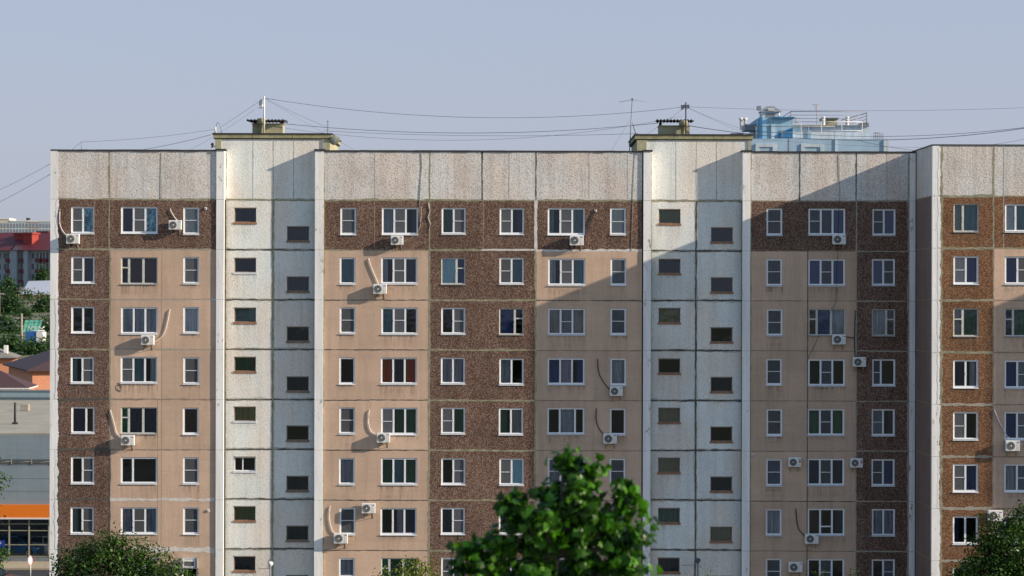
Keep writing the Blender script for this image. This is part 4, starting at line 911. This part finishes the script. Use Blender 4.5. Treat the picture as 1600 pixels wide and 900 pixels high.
# ------------------------------------------------------------------ HOUSES ON THE SLOPE
M['brick']=plain('orange_brick',(.62,.25,.13),.85,.12,6); M['roofb']=plain('brown_metal_roof',(.075,.038,.04),.75,.15,2); M['roofg']=plain('grey_slate_roof',(.22,.21,.18),.8,.2,2)
def brickm():
    m,t,b=nt('orange_brickwork'); br=t.nodes.new('ShaderNodeTexBrick'); br.inputs['Color1'].default_value=(.66,.27,.14,1); br.inputs['Color2'].default_value=(.55,.22,.12,1); br.inputs['Mortar'].default_value=(.5,.35,.25,1); br.inputs['Scale'].default_value=2.2; br.inputs['Mortar Size'].default_value=.012
    mp=coords(t); sx=t.nodes.new('ShaderNodeSeparateXYZ'); t.links.new(mp,sx.inputs[0]); ad=t.nodes.new('ShaderNodeMath'); t.links.new(sx.outputs[0],ad.inputs[0]); t.links.new(sx.outputs[1],ad.inputs[1]); cb=t.nodes.new('ShaderNodeCombineXYZ'); t.links.new(ad.outputs[0],cb.inputs[0]); t.links.new(sx.outputs[2],cb.inputs[1]); t.links.new(cb.outputs[0],br.inputs['Vector'])
    t.links.new(br.outputs[0],b.inputs['Base Color']); b.inputs['Roughness'].default_value=.9; return m
M['brick']=brickm()
def house(corner,rot,wx,wy,zb,ze,zr,wm,rmn,lab,wins=(),over=.5):
    """corner = front-left corner (world), local x along front, y to the back"""
    c=Vector(corner); c.z=zb; e=empty('brick_house',c,lab,'house'); e.rotation_euler=(0,0,rot); H=ze-zb
    m=MB(); m.box(0,wx,0,wy,0,H,M[wm]); w=m.build('wall',e)
    m=MB(); h=zr-ze; a=-over; P=[(a,a,H),(wx+over,a,H),(wx+over,wy+over,H),(a,wy+over,H)]; q=min(wx,wy)/2
    if wx>=wy: r0,r1=(q,wy/2,H+h),(wx-q,wy/2,H+h); fs=[[P[0],P[1],r1,r0],[P[1],P[2],r1],[P[2],P[3],r0,r1],[P[3],P[0],r0]]
    else: r0,r1=(wx/2,q,H+h),(wx/2,wy-q,H+h); fs=[[P[0],P[1],r0],[P[1],P[2],r1,r0],[P[2],P[3],r1],[P[3],P[0],r0,r1]]
    for f in fs: m.face(f,M[rmn])
    m.box(a,wx+over,a,wy+over,H-.15,H-.003,M['whs' if over<.45 else 'roofb']); rf=m.build('roof',e)
    for (x,z,ww,hh) in wins:
        m=MB(); m.box(x,x+ww,-.06,.0,z,z+hh,M['whs']); f=m.build('window',e); m=MB(); m.box(x+.15,x+ww-.15,-.075,-.061,z+.15,z+hh-.15,M['acd']); m.build('pane',f)
    return e,rf
p=W(51,0,300); house((p.x,p.y,0),math.radians(18),14,24,4.0,W(0,580,300).z,W(0,543,304).z,'brick','roofb','orange brick house with a large dark brown hip roof behind the showroom',over=.7)
p=W(-60,0,283); house((p.x,p.y,0),math.radians(3),7.2,7,3.,W(0,608,283).z,W(0,580,287).z,'brick','roofb','small brick annex with white-trimmed windows at the left edge',wins=((5.15,3.1,1.1,2.0),(6.1+.05,3.1,.01,.01)),over=.4)
p=W(-75,0,345); eh,rf=house((p.x,p.y,0),math.radians(6),8.2,8,5.5,W(0,561,345).z,W(0,539,349).z,'brick','roofg','house with a grey slate roof and white chimney at the left edge',over=.6)
m=MB(); m.bbox(6.9,7.5,1.,1.6,4.3,6.6,M['whs'],.05); m.build('chimney',rf)
# white shed
Y=545; p=W(28,470,Y); q=W(95,437,Y); o=Vector((p.x,p.y,p.z-2)); e=empty('white_shed',o,'low white-roofed shed among the trees on the slope','shed')
m=MB(); m.box(p.x,q.x,p.y,p.y+8,p.z-3,W(0,462,Y).z,M['orange' if False else 'brick']); m.build('wall',e,o)
M['wroof']=plain('pale_metal_roof',(.46,.47,.52),.5,.1,1)
m=MB(); zz=W(0,462,Y).z; m.face([(p.x+.8,p.y-.5,zz),(q.x,p.y-.5,zz),(q.x,p.y+16,W(0,439,Y+16).z),(p.x-.8,p.y+16,W(0,441,Y+16).z)],M['wroof']); m.build('roof',e,o)
# red-roof apartments
Y=620; k=Y/3920; o=W(30,450,Y); o.z=18; e=empty('red_roof_apartments',o,'grey four-storey apartment house with dark red roof and red balconies on the hill','apartment building'); e.rotation_euler=(0,0,math.radians(-22))
M['rroof']=plain('dark_red_roof',(.13,.022,.028),.6,.2,.3); M['redp']=plain('bright_red_chimney',(.30,.04,.03),.7,.1,.5); M['gwall']=stucco('grey_blue_render',(.34,.38,.42),.1,.1)
u=lambda px:(px-800)*k; zz=lambda py:CZ+(450-py)*k; Yy=Y-D
m=MB(); m.box(u(-120),u(150),Yy,Yy+14,12,zz(393),M['gwall']); m.build('wall',e,o)
for a,b in ((18,30),(43,50)): m=MB(); m.box(u(a),u(b),Yy-1.2,Yy,12,zz(393.5),M['gwall']); m.build('bay',e,o)
m=MB(); a0,a1=u(-125),u(155); m.face([(a0,Yy-1.5,zz(393)),(a1,Yy-1.5,zz(393)),(a1-4,Yy+8,zz(364)),(a0+4,Yy+8,zz(364))],M['rroof']); m.face([(a0,Yy+16,zz(393)),(a1,Yy+16,zz(393)),(a1-4,Yy+8,zz(364)),(a0+4,Yy+8,zz(364))],M['rroof'])
m.face([(u(22),Yy-1.6,zz(392)),(u(40),Yy-1.6,zz(392)),(u(31),Yy-1.6,zz(383.5))],M['gwall'])
for s_,t_ in ((u(21),u(31)),(u(41),u(31))): m.tube([(s_,Yy-1.65,zz(392.5)),(t_,Yy-1.65,zz(383))],.15,M['rroof'],5)
rf=m.build('roof',e,o)
for a,b,t,bt,y in ((4,21,367.5,383,4),(32,47,367.5,388,1.5)): m=MB(); m.box(u(a),u(b),Yy+y,Yy+y+3,zz(bt),zz(t),M['redp']); m.box(u(a)-.3,u(b)+.3,Yy+y-.3,Yy+y+3.3,zz(t),zz(t)+.4,M['redp']); m.build('chimney',rf,o)
m=MB(); m.box(u(29),u(51),Yy+8,Yy+10,zz(372),zz(362),M['rroof']); m.build('chimney',rf,o)
for px in (8,33,62,74,95):
    for i,py in enumerate((397,413.5,430)):
        m=MB(); m.box(u(px),u(px+9),Yy-.9 if not(18<=px<50) else Yy-.8,Yy,zz(py+15),zz(py+9),M['rroof']); m.build('balcony',e,o)
        m=MB(); m.box(u(px),u(px+9),Yy-.06,Yy-.005,zz(py+9),zz(py),M['acd']); m.box(u(px+4),u(px+5),Yy-.12,Yy-.06,zz(py+9),zz(py),M['whs']); m.build('window',e,o)
for px in (-8,2,53,86):
    for py in (398,414.5,430): m=MB(); m.box(u(px),u(px+4),Yy-.08,Yy-.005,zz(py+8),zz(py),M['acd']); m.build('window',e,o)
# far pastel blocks
M['pa']=plain('far_pale_teal',(.50,.58,.58),.9,.05,.1); M['pbk']=plain('far_cream',(.55,.53,.44),.9,.05,.1); M['pc']=plain('far_salmon',(.56,.42,.36),.9,.05,.1); M['pg']=plain('far_window_grey',(.20,.24,.28),.5,.1,.1)
Y=900; k9=Y/3920; u=lambda px:(px-800)*k9; zz=lambda py:CZ+(450-py)*k9; Yy=Y-D
for a,b,t,mt,lab in ((-30,14.5,344.5,'pbk','far cream panel block at the left edge of the skyline'),(15,43.5,348,'pa','far pale teal panel block with a dark roof box'),(44,60,348.5,'pc','far salmon panel block squeezed between teal ones'),(60.5,95,348,'pa','far pale teal panel block next to the tall building edge')):
    o=Vector((u((a+b)/2),Yy,25)); e=empty('panel_apartment_block',o,lab,'apartment building','pastel panel blocks on the skyline'); m=MB(); m.box(u(a),u(b),Yy,Yy+12,25,zz(t),M[mt]); m.box(u(a),u(b),Yy-.2,Yy+12,zz(t),zz(t)+.4,M['whs']); m.build('wall',e,o)
    n=max(2,int((b-a)/4.5))
    for i in range(n):
        for j in range(4):
            c=a+(i+.5)*(b-a)/n; pz=353+j*9; m=MB(); m.box(u(c)-.55,u(c)+.55,Yy-.1,Yy-.01,zz(pz)-1.0,zz(pz)+.5,M['pg']); m.box(u(c)-.7,u(c)-.56,Yy-.12,Yy-.01,zz(pz)-1.,zz(pz)+.5,M['whs']); m.build('window',e,o)
    if t==348 and a==15: m=MB(); m.box(u(39),u(43),Yy+2,Yy+5,zz(348)+.4,zz(342),M['felt']); m.build('roof_box',e,o)
# utility pole, stalls
def upole(px,pt,pb_,Y,lab,mat='jg'):
    a,b=W(px,pb_,Y),W(px,pt,Y); e=empty('utility_pole',a,lab,'pole'); m=MB(); m.tube([a-Vector((0,0,1)),b],.22,M[mat],7,.14); m.build('pole',e,a); m=MB(); m.box(b.x-1.0,b.x+1.0,b.y-.08,b.y+.08,b.z-.8,b.z-.6,M[mat]); m.box(b.x-1.3,b.x-.9,b.y-.1,b.y+.1,b.z-1.3,b.z-1.1,M['steel']); m.build('crossarm',e,a); return b
t1=upole(34,492,530,420,'pale wooden utility pole among trees on the slope')
upole(60,455,470,538,'dark leaning pole before the white shed','felt')
t2=upole(-1.5,455,490,470,'pale lamp pole at the far left edge','jg')
for dz,a,b in ((0,'upper','right'),(1,'lower','right')): cable((t1-Vector((0,0,.6+dz)),(t1.x+26,t1.y-4,t1.z+4-dz)),.8,.05,a+' wire from the utility pole to the right'); cable((t1-Vector((0,0,.6+dz)),(t1.x-22,t1.y,t1.z-3.5-dz)),.8,.05,a+' wire from the utility pole to the left')
M['gtarp']=plain('green_tarpaulin',(.10,.34,.24),.7,.3,.6); M['btarp']=plain('blue_kiosk_paint',(.03,.14,.42),.6,.3,.6)
Y=430; a,b=W(36,512,Y),W(63,502,Y); o=Vector((a.x,a.y,a.z)); e=empty('market_tent',o,'green tarpaulin tent on the slope below the trees','tent'); m=MB()
for i in range(10):
    x0_,x1_=a.x+(b.x-a.x)*i/10,a.x+(b.x-a.x)*(i+1)/10; m.face([(x0_,a.y+(i%2)*.1,a.z-1),(x1_,a.y+((i+1)%2)*.1,a.z-1),(x1_,a.y+2,b.z-((i+1)%3)*.05),(x0_,a.y+2,b.z-(i%3)*.05)],M['gtarp'])
m.build('cover',e,o)
Y=410; a,b=W(40,533,Y),W(57,520,Y); o=Vector((a.x,a.y,a.z)); e=empty('kiosk',o,'blue kiosk with white side panel and wire frame roof on the slope','kiosk'); m=MB(); m.box(a.x,b.x,a.y,a.y+3,a.z-1,b.z,M['btarp']); m.build('body',e,o)
m=MB(); c=W(67,0,Y); m.box(b.x,c.x,a.y-.1,a.y+3,a.z-.8,b.z-.05,M['whs']); m.build('side_panel',e,o); m=MB(); 
pts=[W(40+i*4.2,516-(i%2)*4,Y) for i in range(8)]; m.tube(pts,.09,M['whs'],5); m.tube([W(40,518.5,Y),W(70,518.5,Y)],.08,M['whs'],5); m.build('roof_frame',e,o)
p=W(78,0,262); m=MB(); m.lathe([(1.6,0),(1.2,.5),(.001,.85)],(p.x,p.y,W(0,624,262).z-.4),(0,0,1),M['btarp'],12,False); m.tube([(p.x,p.y,0),(p.x,p.y,W(0,624,262).z)],.05,M['steel'],6); tag(m.build('parasol'),'blue parasol tip behind the showroom roof','parasol')

# ------------------------------------------------------------------ TREES
def leafm(name,c1,c2,tr,shine=.25):
    m,t,b=nt(name); out=t.nodes['Material Output']; at=t.nodes.new('ShaderNodeAttribute'); at.attribute_name='tint'
    col=ramp(t,at.outputs['Fac'],[(0,c1),(.75,c2),(1,tuple(min(1,x*1.7) for x in c2))]); t.links.new(col,b.inputs['Base Color']); b.inputs['Roughness'].default_value=.34; b.inputs['Specular IOR Level'].default_value=shine
    tn=t.nodes.new('ShaderNodeBsdfTranslucent'); t.links.new(mix(t,col,tr,1,'MULTIPLY'),tn.inputs[0]); mx=t.nodes.new('ShaderNodeMixShader'); mx.inputs[0].default_value=.28
    t.links.new(b.outputs[0],mx.inputs[1]); t.links.new(tn.outputs[0],mx.inputs[2]); t.links.new(mx.outputs[0],out.inputs[0]); return m
M['bark']=plain('tree_bark',(.10,.08,.06),.95,.4,6)
M['lf1']=leafm('broad_green_leaf',(.004,.020,.003),(.060,.170,.012),(1.3,1.6,.4))
M['lf2']=leafm('small_dark_leaf',(.012,.032,.008),(.05,.105,.018),(1.3,1.5,.5),.12)
M['lf3']=leafm('yellow_green_leaf',(.06,.10,.012),(.17,.22,.03),(1.4,1.4,.4),.15)
M['lf4']=leafm('far_leaf',(.018,.045,.022),(.05,.10,.03),(1.,1.3,.6),.1)
def tree(name,base,lobes,leaf,nper,clus,mat,lab,trunk=.18,cat='tree',group=None,shape='maple',seed=1,crad=.3,fill=.5):
    rr=random.Random(seed); base=Vector(base); e=empty(name,base,lab,cat,group)
    vs=[];fs=[];tint=[]
    br=MB(); cx=sum(l[0] for l in lobes)/len(lobes); cy=sum(l[1] for l in lobes)/len(lobes); zmin=min(l[2]-l[5] for l in lobes); zmax=max(l[2] for l in lobes)
    tr=Vector((cx,cy,max(base.z+ (zmin-base.z)*.9,base.z+.3))); top=Vector((cx,cy,zmax*.85+zmin*.15)); mid=tr.lerp(base,.5)+Vector((rr.uniform(-.2,.2),rr.uniform(-.2,.2),0))
    br.tube([base-Vector((0,0,.1)),mid,tr],trunk,M['bark'],8,trunk*.75); br.tube([tr,tr.lerp(top,.5)+Vector((.1,0,0)),top],trunk*.75,M['bark'],7,trunk*.2)
    for (lx,ly,lz,ax,ay,az,dens) in lobes:
        c=Vector((lx,ly,lz)); st=tr.lerp(top,max(0,min(.9,(lz-az-tr.z)/max(.1,top.z-tr.z)))); md=st.lerp(c,.55)+Vector((0,0,-.1)); br.tube([st,md,c],trunk*.32,M['bark'],6,trunk*.08)
        ncl=int(nper*dens*(ax*ay*az)**(2/3.))
        for _ in range(ncl):
            d=Vector((rr.gauss(0,1),rr.gauss(0,1),rr.gauss(0,1))).normalized(); q=rr.random()
            rad=(fill+(1-fill)*q**.6)*(1+.6*noise.noise((d.x*1.8+lx,d.y*1.8+ly,d.z*1.8+lz)))
            p=c+Vector((d.x*ax,d.y*ay,d.z*az))*rad
            if rr.random()<.25: br.tube([c.lerp(p,.35),c.lerp(p,.7)+Vector((0,0,.04)),p],trunk*.06+.004,M['bark'],4,.003,caps=False)
            ct=rr.gauss(0,.16)
            for _k in range(clus):
                o=p+Vector((rr.gauss(0,crad),rr.gauss(0,crad),rr.gauss(0,crad*.8)))*.6
                nrm=(d*.9+Vector((rr.uniform(-1,1),rr.uniform(-1,1),rr.uniform(-.2,1.2)))).normalized()
                u=nrm.orthogonal().normalized(); a=rr.uniform(0,6.28); u=(Matrix.Rotation(a,3,nrm)@u); w=nrm.cross(u); s=leaf*rr.uniform(.65,1.25)
                if shape=='maple': pts=[(-.1,0,0),(.05,.28,-.02),(.0,.5,-.10),(.35,.38,-.02),(.55,.42,-.07),(.6,.2,0),(.95,0,-.08),(.6,-.2,0),(.55,-.42,-.07),(.35,-.38,-.02),(.0,-.5,-.10),(.05,-.28,-.02)]
                else: pts=[(0,0,0),(.3,.22,-.03),(.7,.2,-.05),(1,0,-.12),(.7,-.2,-.05),(.3,-.22,-.03)]
                i=len(vs)
                if shape=='maple':
                    vs.append(tuple(o+u*s*.3+nrm*s*.06)); n_=len(pts)
                    for x,y,z in pts: vs.append(tuple(o+u*x*s+w*y*s+nrm*z*s))
                    tv=max(0,min(1,rr.random()*.8+ct+.1))
                    for j in range(0,n_,2): fs.append((i,i+1+j,i+1+(j+1)%n_,i+1+(j+2)%n_)); tint.append(tv)
                else:
                    for x,y,z in pts: vs.append(tuple(o+u*x*s+w*y*s+nrm*z*s))
                    fs.append(tuple(range(i,i+6))); tint.append(max(0,min(1,rr.random()*.8+ct+.1)))
    me=bpy.data.meshes.new('crown'); me.from_pydata([tuple(Vector(v)-base) for v in vs],[],fs); me.materials.append(mat)
    at=me.attributes.new('tint','FLOAT','FACE'); at.data.foreach_set('value',tint); me.update(); ob=bpy.data.objects.new('crown',me); COL.objects.link(ob); ob.parent=e
    br.build('trunk',e,base); return e
def L(px,py,Y,rxp,ryp,dens=1,dy=0,ryd=None):
    k=Y/3920; p=W(px,py,Y); return (p.x,p.y+dy,p.z,rxp*k,(ryd if ryd else rxp*k),ryp*k,dens)
# big near tree (about 42 m from the camera)
Y=42
lob=[L(884,716,Y,14,14),L(898,735,Y,20,18),L(934,738,Y,13,14),L(905,760,Y,28,20),L(870,778,Y,26,20,1,.25),L(843,770,Y,12,10,.8,.2),L(908,792,Y,30,24),L(978,766,Y,17,15),L(984,792,Y,18,16),L(950,815,Y,20,18),L(804,788,Y,18,14),L(806,812,Y,24,20,1,.2),L(850,810,Y,30,24,1,-.2),L(1002,834,Y,18,18),L(960,845,Y,34,28,1,.2),L(900,840,Y,42,30),L(840,850,Y,36,28,1,.2),L(790,850,Y,26,22),L(740,862,Y,22,20),L(765,885,Y,28,20),L(725,890,Y,15,22,.9),L(975,885,Y,34,26),L(905,890,Y,44,30,1,.2),L(835,895,Y,44,28),L(865,940,Y,80,36),L(780,945,Y,60,34),L(960,945,Y,56,40),L(730,935,Y,30,30)]
p=W(868,0,Y); lob+=[(p.x+dx,p.y+dy,z,1.3,1.3,1.2,.45) for dx,dy,z in ((.8,.3,13.6),(-.9,-.3,13.2),(.1,.5,12.2),(0,-.9,13.9),(-.2,1.2,14.3),(1.0,-.2,12.4),(-1,.4,11.9))]
tree('broadleaf_tree',(p.x,p.y,0),[(a,b_,c,d_*.84,e_*.84,f_*.84,g_) for a,b_,c,d_,e_,f_,g_ in lob],.165,330,9,M['lf1'],'large bright green tree in the near foreground, slightly out of focus',.2,'tree','trees in front of the blocks','maple',3,.17,.25)
# left bush-like tree
Y=128
lob=[L(165,868,Y,42,30),L(125,882,Y,38,26),L(205,875,Y,40,27),L(245,885,Y,34,24,.8),L(180,848,Y,24,14,.8),L(270,896,Y,26,18,.6),L(105,905,Y,30,30),L(170,915,Y,60,40),L(235,920,Y,50,34),L(145,950,Y,60,40),L(215,955,Y,60,40),L(168,838,Y,8,8,.8),L(130,857,Y,14,12,.8),L(225,862,Y,14,10,.7),L(250,866,Y,8,6,.5)]
lob+=[L(q1,q2,Y,5,q3,.45) for q1,q2,q3 in ((140,842,10),(157,832,8),(183,828,9),(198,843,9),(213,850,8),(232,850,10),(262,872,9),(276,880,8),(108,862,8),(88,880,9),(120,856,7),(248,858,7))]
p=W(175,0,Y); tree('leafy_tree',(p.x,p.y,0),lob,.18,95,9,M['lf2'],'bushy dark green tree at the bottom left hiding lower windows',.14,'tree','trees in front of the blocks','leaf',5,.35,.4)
# pale young tree
Y=131
lob=[L(640,890,Y,26,16,.9),L(606,896,Y,18,10,.6),L(668,892,Y,18,16,.8),L(655,877,Y,10,8,.6),L(640,925,Y,50,30),L(625,872,Y,4,8,.4),L(676,873,Y,5,9,.4)]
p=W(640,0,Y); tree('leafy_tree',(p.x,p.y,0),lob,.17,75,8,M['lf3'],'small yellow-green treetop poking up at the bottom centre-left',.1,'tree','trees in front of the blocks','leaf',6,.3,.2)
# right tree
Y=126
lob=[L(1560,835,Y,30,24),L(1590,815,Y,24,22),L(1545,855,Y,30,26),L(1580,860,Y,46,32),L(1530,880,Y,32,22),L(1520,897,Y,32,22),L(1600,880,Y,44,40),L(1560,910,Y,70,40),L(1630,850,Y,40,50),L(1610,920,Y,60,50),L(1600,795,Y,12,10,.8),L(1548,812,Y,10,8,.7),L(1500,890,Y,14,8,.5)]
lob+=[L(q1,q2,Y,5,q3,.45) for q1,q2,q3 in ((1532,850,9),(1520,868,8),(1538,828,8),(1551,806,8),(1572,806,9),(1588,784,9),(1509,882,8),(1526,838,6))]
p=W(1585,0,Y); tree('leafy_tree',(p.x,p.y,0),lob,.18,95,9,M['lf2'],'mid green tree at the bottom right corner in front of the forward block',.16,'tree','trees in front of the blocks','leaf',8,.35,.4)
Y=134
for px,py,w,mt,lab,sd in ((1108,892,11,'lf3','sparse pale twig tips before the shaded stair bay',11),(1282,890,12,'lf2','dark twig tips before the shaded tan wall',12),(1336,893,15,'lf2','dark shrub top in front of the shaded brown wall',13),(303,898,14,'lf2','low shrub top beside the left stair tower',14)):
    lob=[L(px,py+6,Y,w,12,.5),L(px+5,py-4,Y,4,9,.35),L(px-7,py-1,Y,4,7,.3),L(px,py+40,Y,24,26,.7)]
    p=W(px,0,Y); tree('shrub',(p.x,p.y,0),lob,.15,60,7,M[mt],lab,.05,'shrub',None,'leaf',sd,.25,.2)
for px,py,w,h,Y,lab,sd in ((-6,752,22,18,120,'branch of a green tree entering at the left edge',21),(-3,868,17,16,140,'low green tree at the left edge below the showroom sign',22)):
    lob=[L(px,py,Y,w,h),L(px-30,py+10,Y,34,34),L(px-40,py+40,Y,40,40),L(px-20,py-16 if py<800 else py+14,Y,16,14)]
    p=W(px-32,0,Y); tree('leafy_tree',(p.x,p.y,0),lob,.19,62,9,M['lf2'],lab,.15,'tree',None,'leaf',sd,.35,.4)
for i,(px,py,w,h,Y,lab) in enumerate(((12,452,17,18,560,'round dark tree in front of the red-roofed apartments'),(66,432,11,14,575,'dark treetop against the red-balconied wall'),(14,478,24,26,500,'broad tree left of the white shed'),(66,480,18,22,505,'dense tree directly before the white shed'),(44,462,6,10,530,'slim tree at the left corner of the white shed'),(8,512,26,20,440,'dark tree left of the utility pole'),(74,510,12,18,450,'tree right of the green tent'),(16,540,28,17,395,'sunlit shrubby tree above the slate roof'),(56,547,24,15,390,'low tree below the blue kiosk'),(80,538,12,14,400,'tree touching the tall building edge below the kiosk'),(38,492,12,8,470,'small tree above the green tent'))):
    k=Y/3920; p=W(px,py+h*1.3,Y); gz_=min(th(p.x,p.y),p.z)
    lob=[L(px,py,Y,w*.75,h*.7),L(px-w*.45,py+h*.3,Y,w*.5,h*.5),L(px+w*.45,py+h*.25,Y,w*.5,h*.55),L(px+w*.1,py-h*.5,Y,w*.4,h*.4),L(px,py+h*.7,Y,w*.7,h*.4)]
    lob=[(a,b_,c,d_,d_,f_,g_) for a,b_,c,d_,_,f_,g_ in lob]
    tree('leafy_tree',(p.x,p.y,gz_),lob,.5,26,9,M['lf4'],lab,.25,'tree','trees on the distant slope','leaf',40+i,1.0,.45)

# ------------------------------------------------------------------ LIGHT, SKY, CAMERA
sunv=Vector((3.95,-1,1.64)).normalized()
sl=bpy.data.lights.new('sun','SUN'); sl.energy=6.7; sl.angle=math.radians(.5); sl.color=(1,.86,.70); so=bpy.data.objects.new('sun',sl); COL.objects.link(so); so.rotation_euler=sunv.to_track_quat('Z','Y').to_euler(); so.location=(60,-60,60)
w=bpy.data.worlds.new('World'); scn.world=w; w.use_nodes=True; t=w.node_tree; bg=t.nodes['Background']
sk=t.nodes.new('ShaderNodeTexSky'); sk.sky_type='NISHITA'; sk.sun_disc=False; sk.sun_elevation=math.asin(sunv.z); sk.sun_rotation=math.atan2(sunv.x,sunv.y); sk.dust_density=1.5; sk.ozone_density=2.0
SKS=.13
tc=t.nodes.new('ShaderNodeTexCoord'); sp=t.nodes.new('ShaderNodeSeparateXYZ'); t.links.new(tc.outputs['Generated'],sp.inputs[0])
hz=ramp(t,sp.outputs[2],[(0,tuple(c/SKS for c in (.52,.54,.68))),(.04,tuple(c/SKS for c in (.485,.522,.68))),(.13,tuple(c/SKS for c in (.455,.51,.68))),(1,tuple(c/SKS for c in (.20,.43,.70)))])
t.links.new(mix(t,sk.outputs[0],hz,.75),bg.inputs[0]); bg.inputs[1].default_value=SKS
cd=bpy.data.cameras.new('camera'); co=bpy.data.objects.new('camera',cd); COL.objects.link(co); scn.camera=co
cd.sensor_width=36; cd.lens=88.2; cd.clip_end=9000; cd.clip_start=.5; co.location=(0,-D,CZ); co.rotation_euler=(math.pi/2,math.radians(-.14),0)
cd.dof.use_dof=True; cd.dof.focus_distance=D; cd.dof.aperture_fstop=1.4
scn.view_settings.view_transform='Standard'; scn.view_settings.look='None'; scn.view_settings.exposure=0
scn.cycles.transparent_max_bounces=12; scn.cycles.max_bounces=6
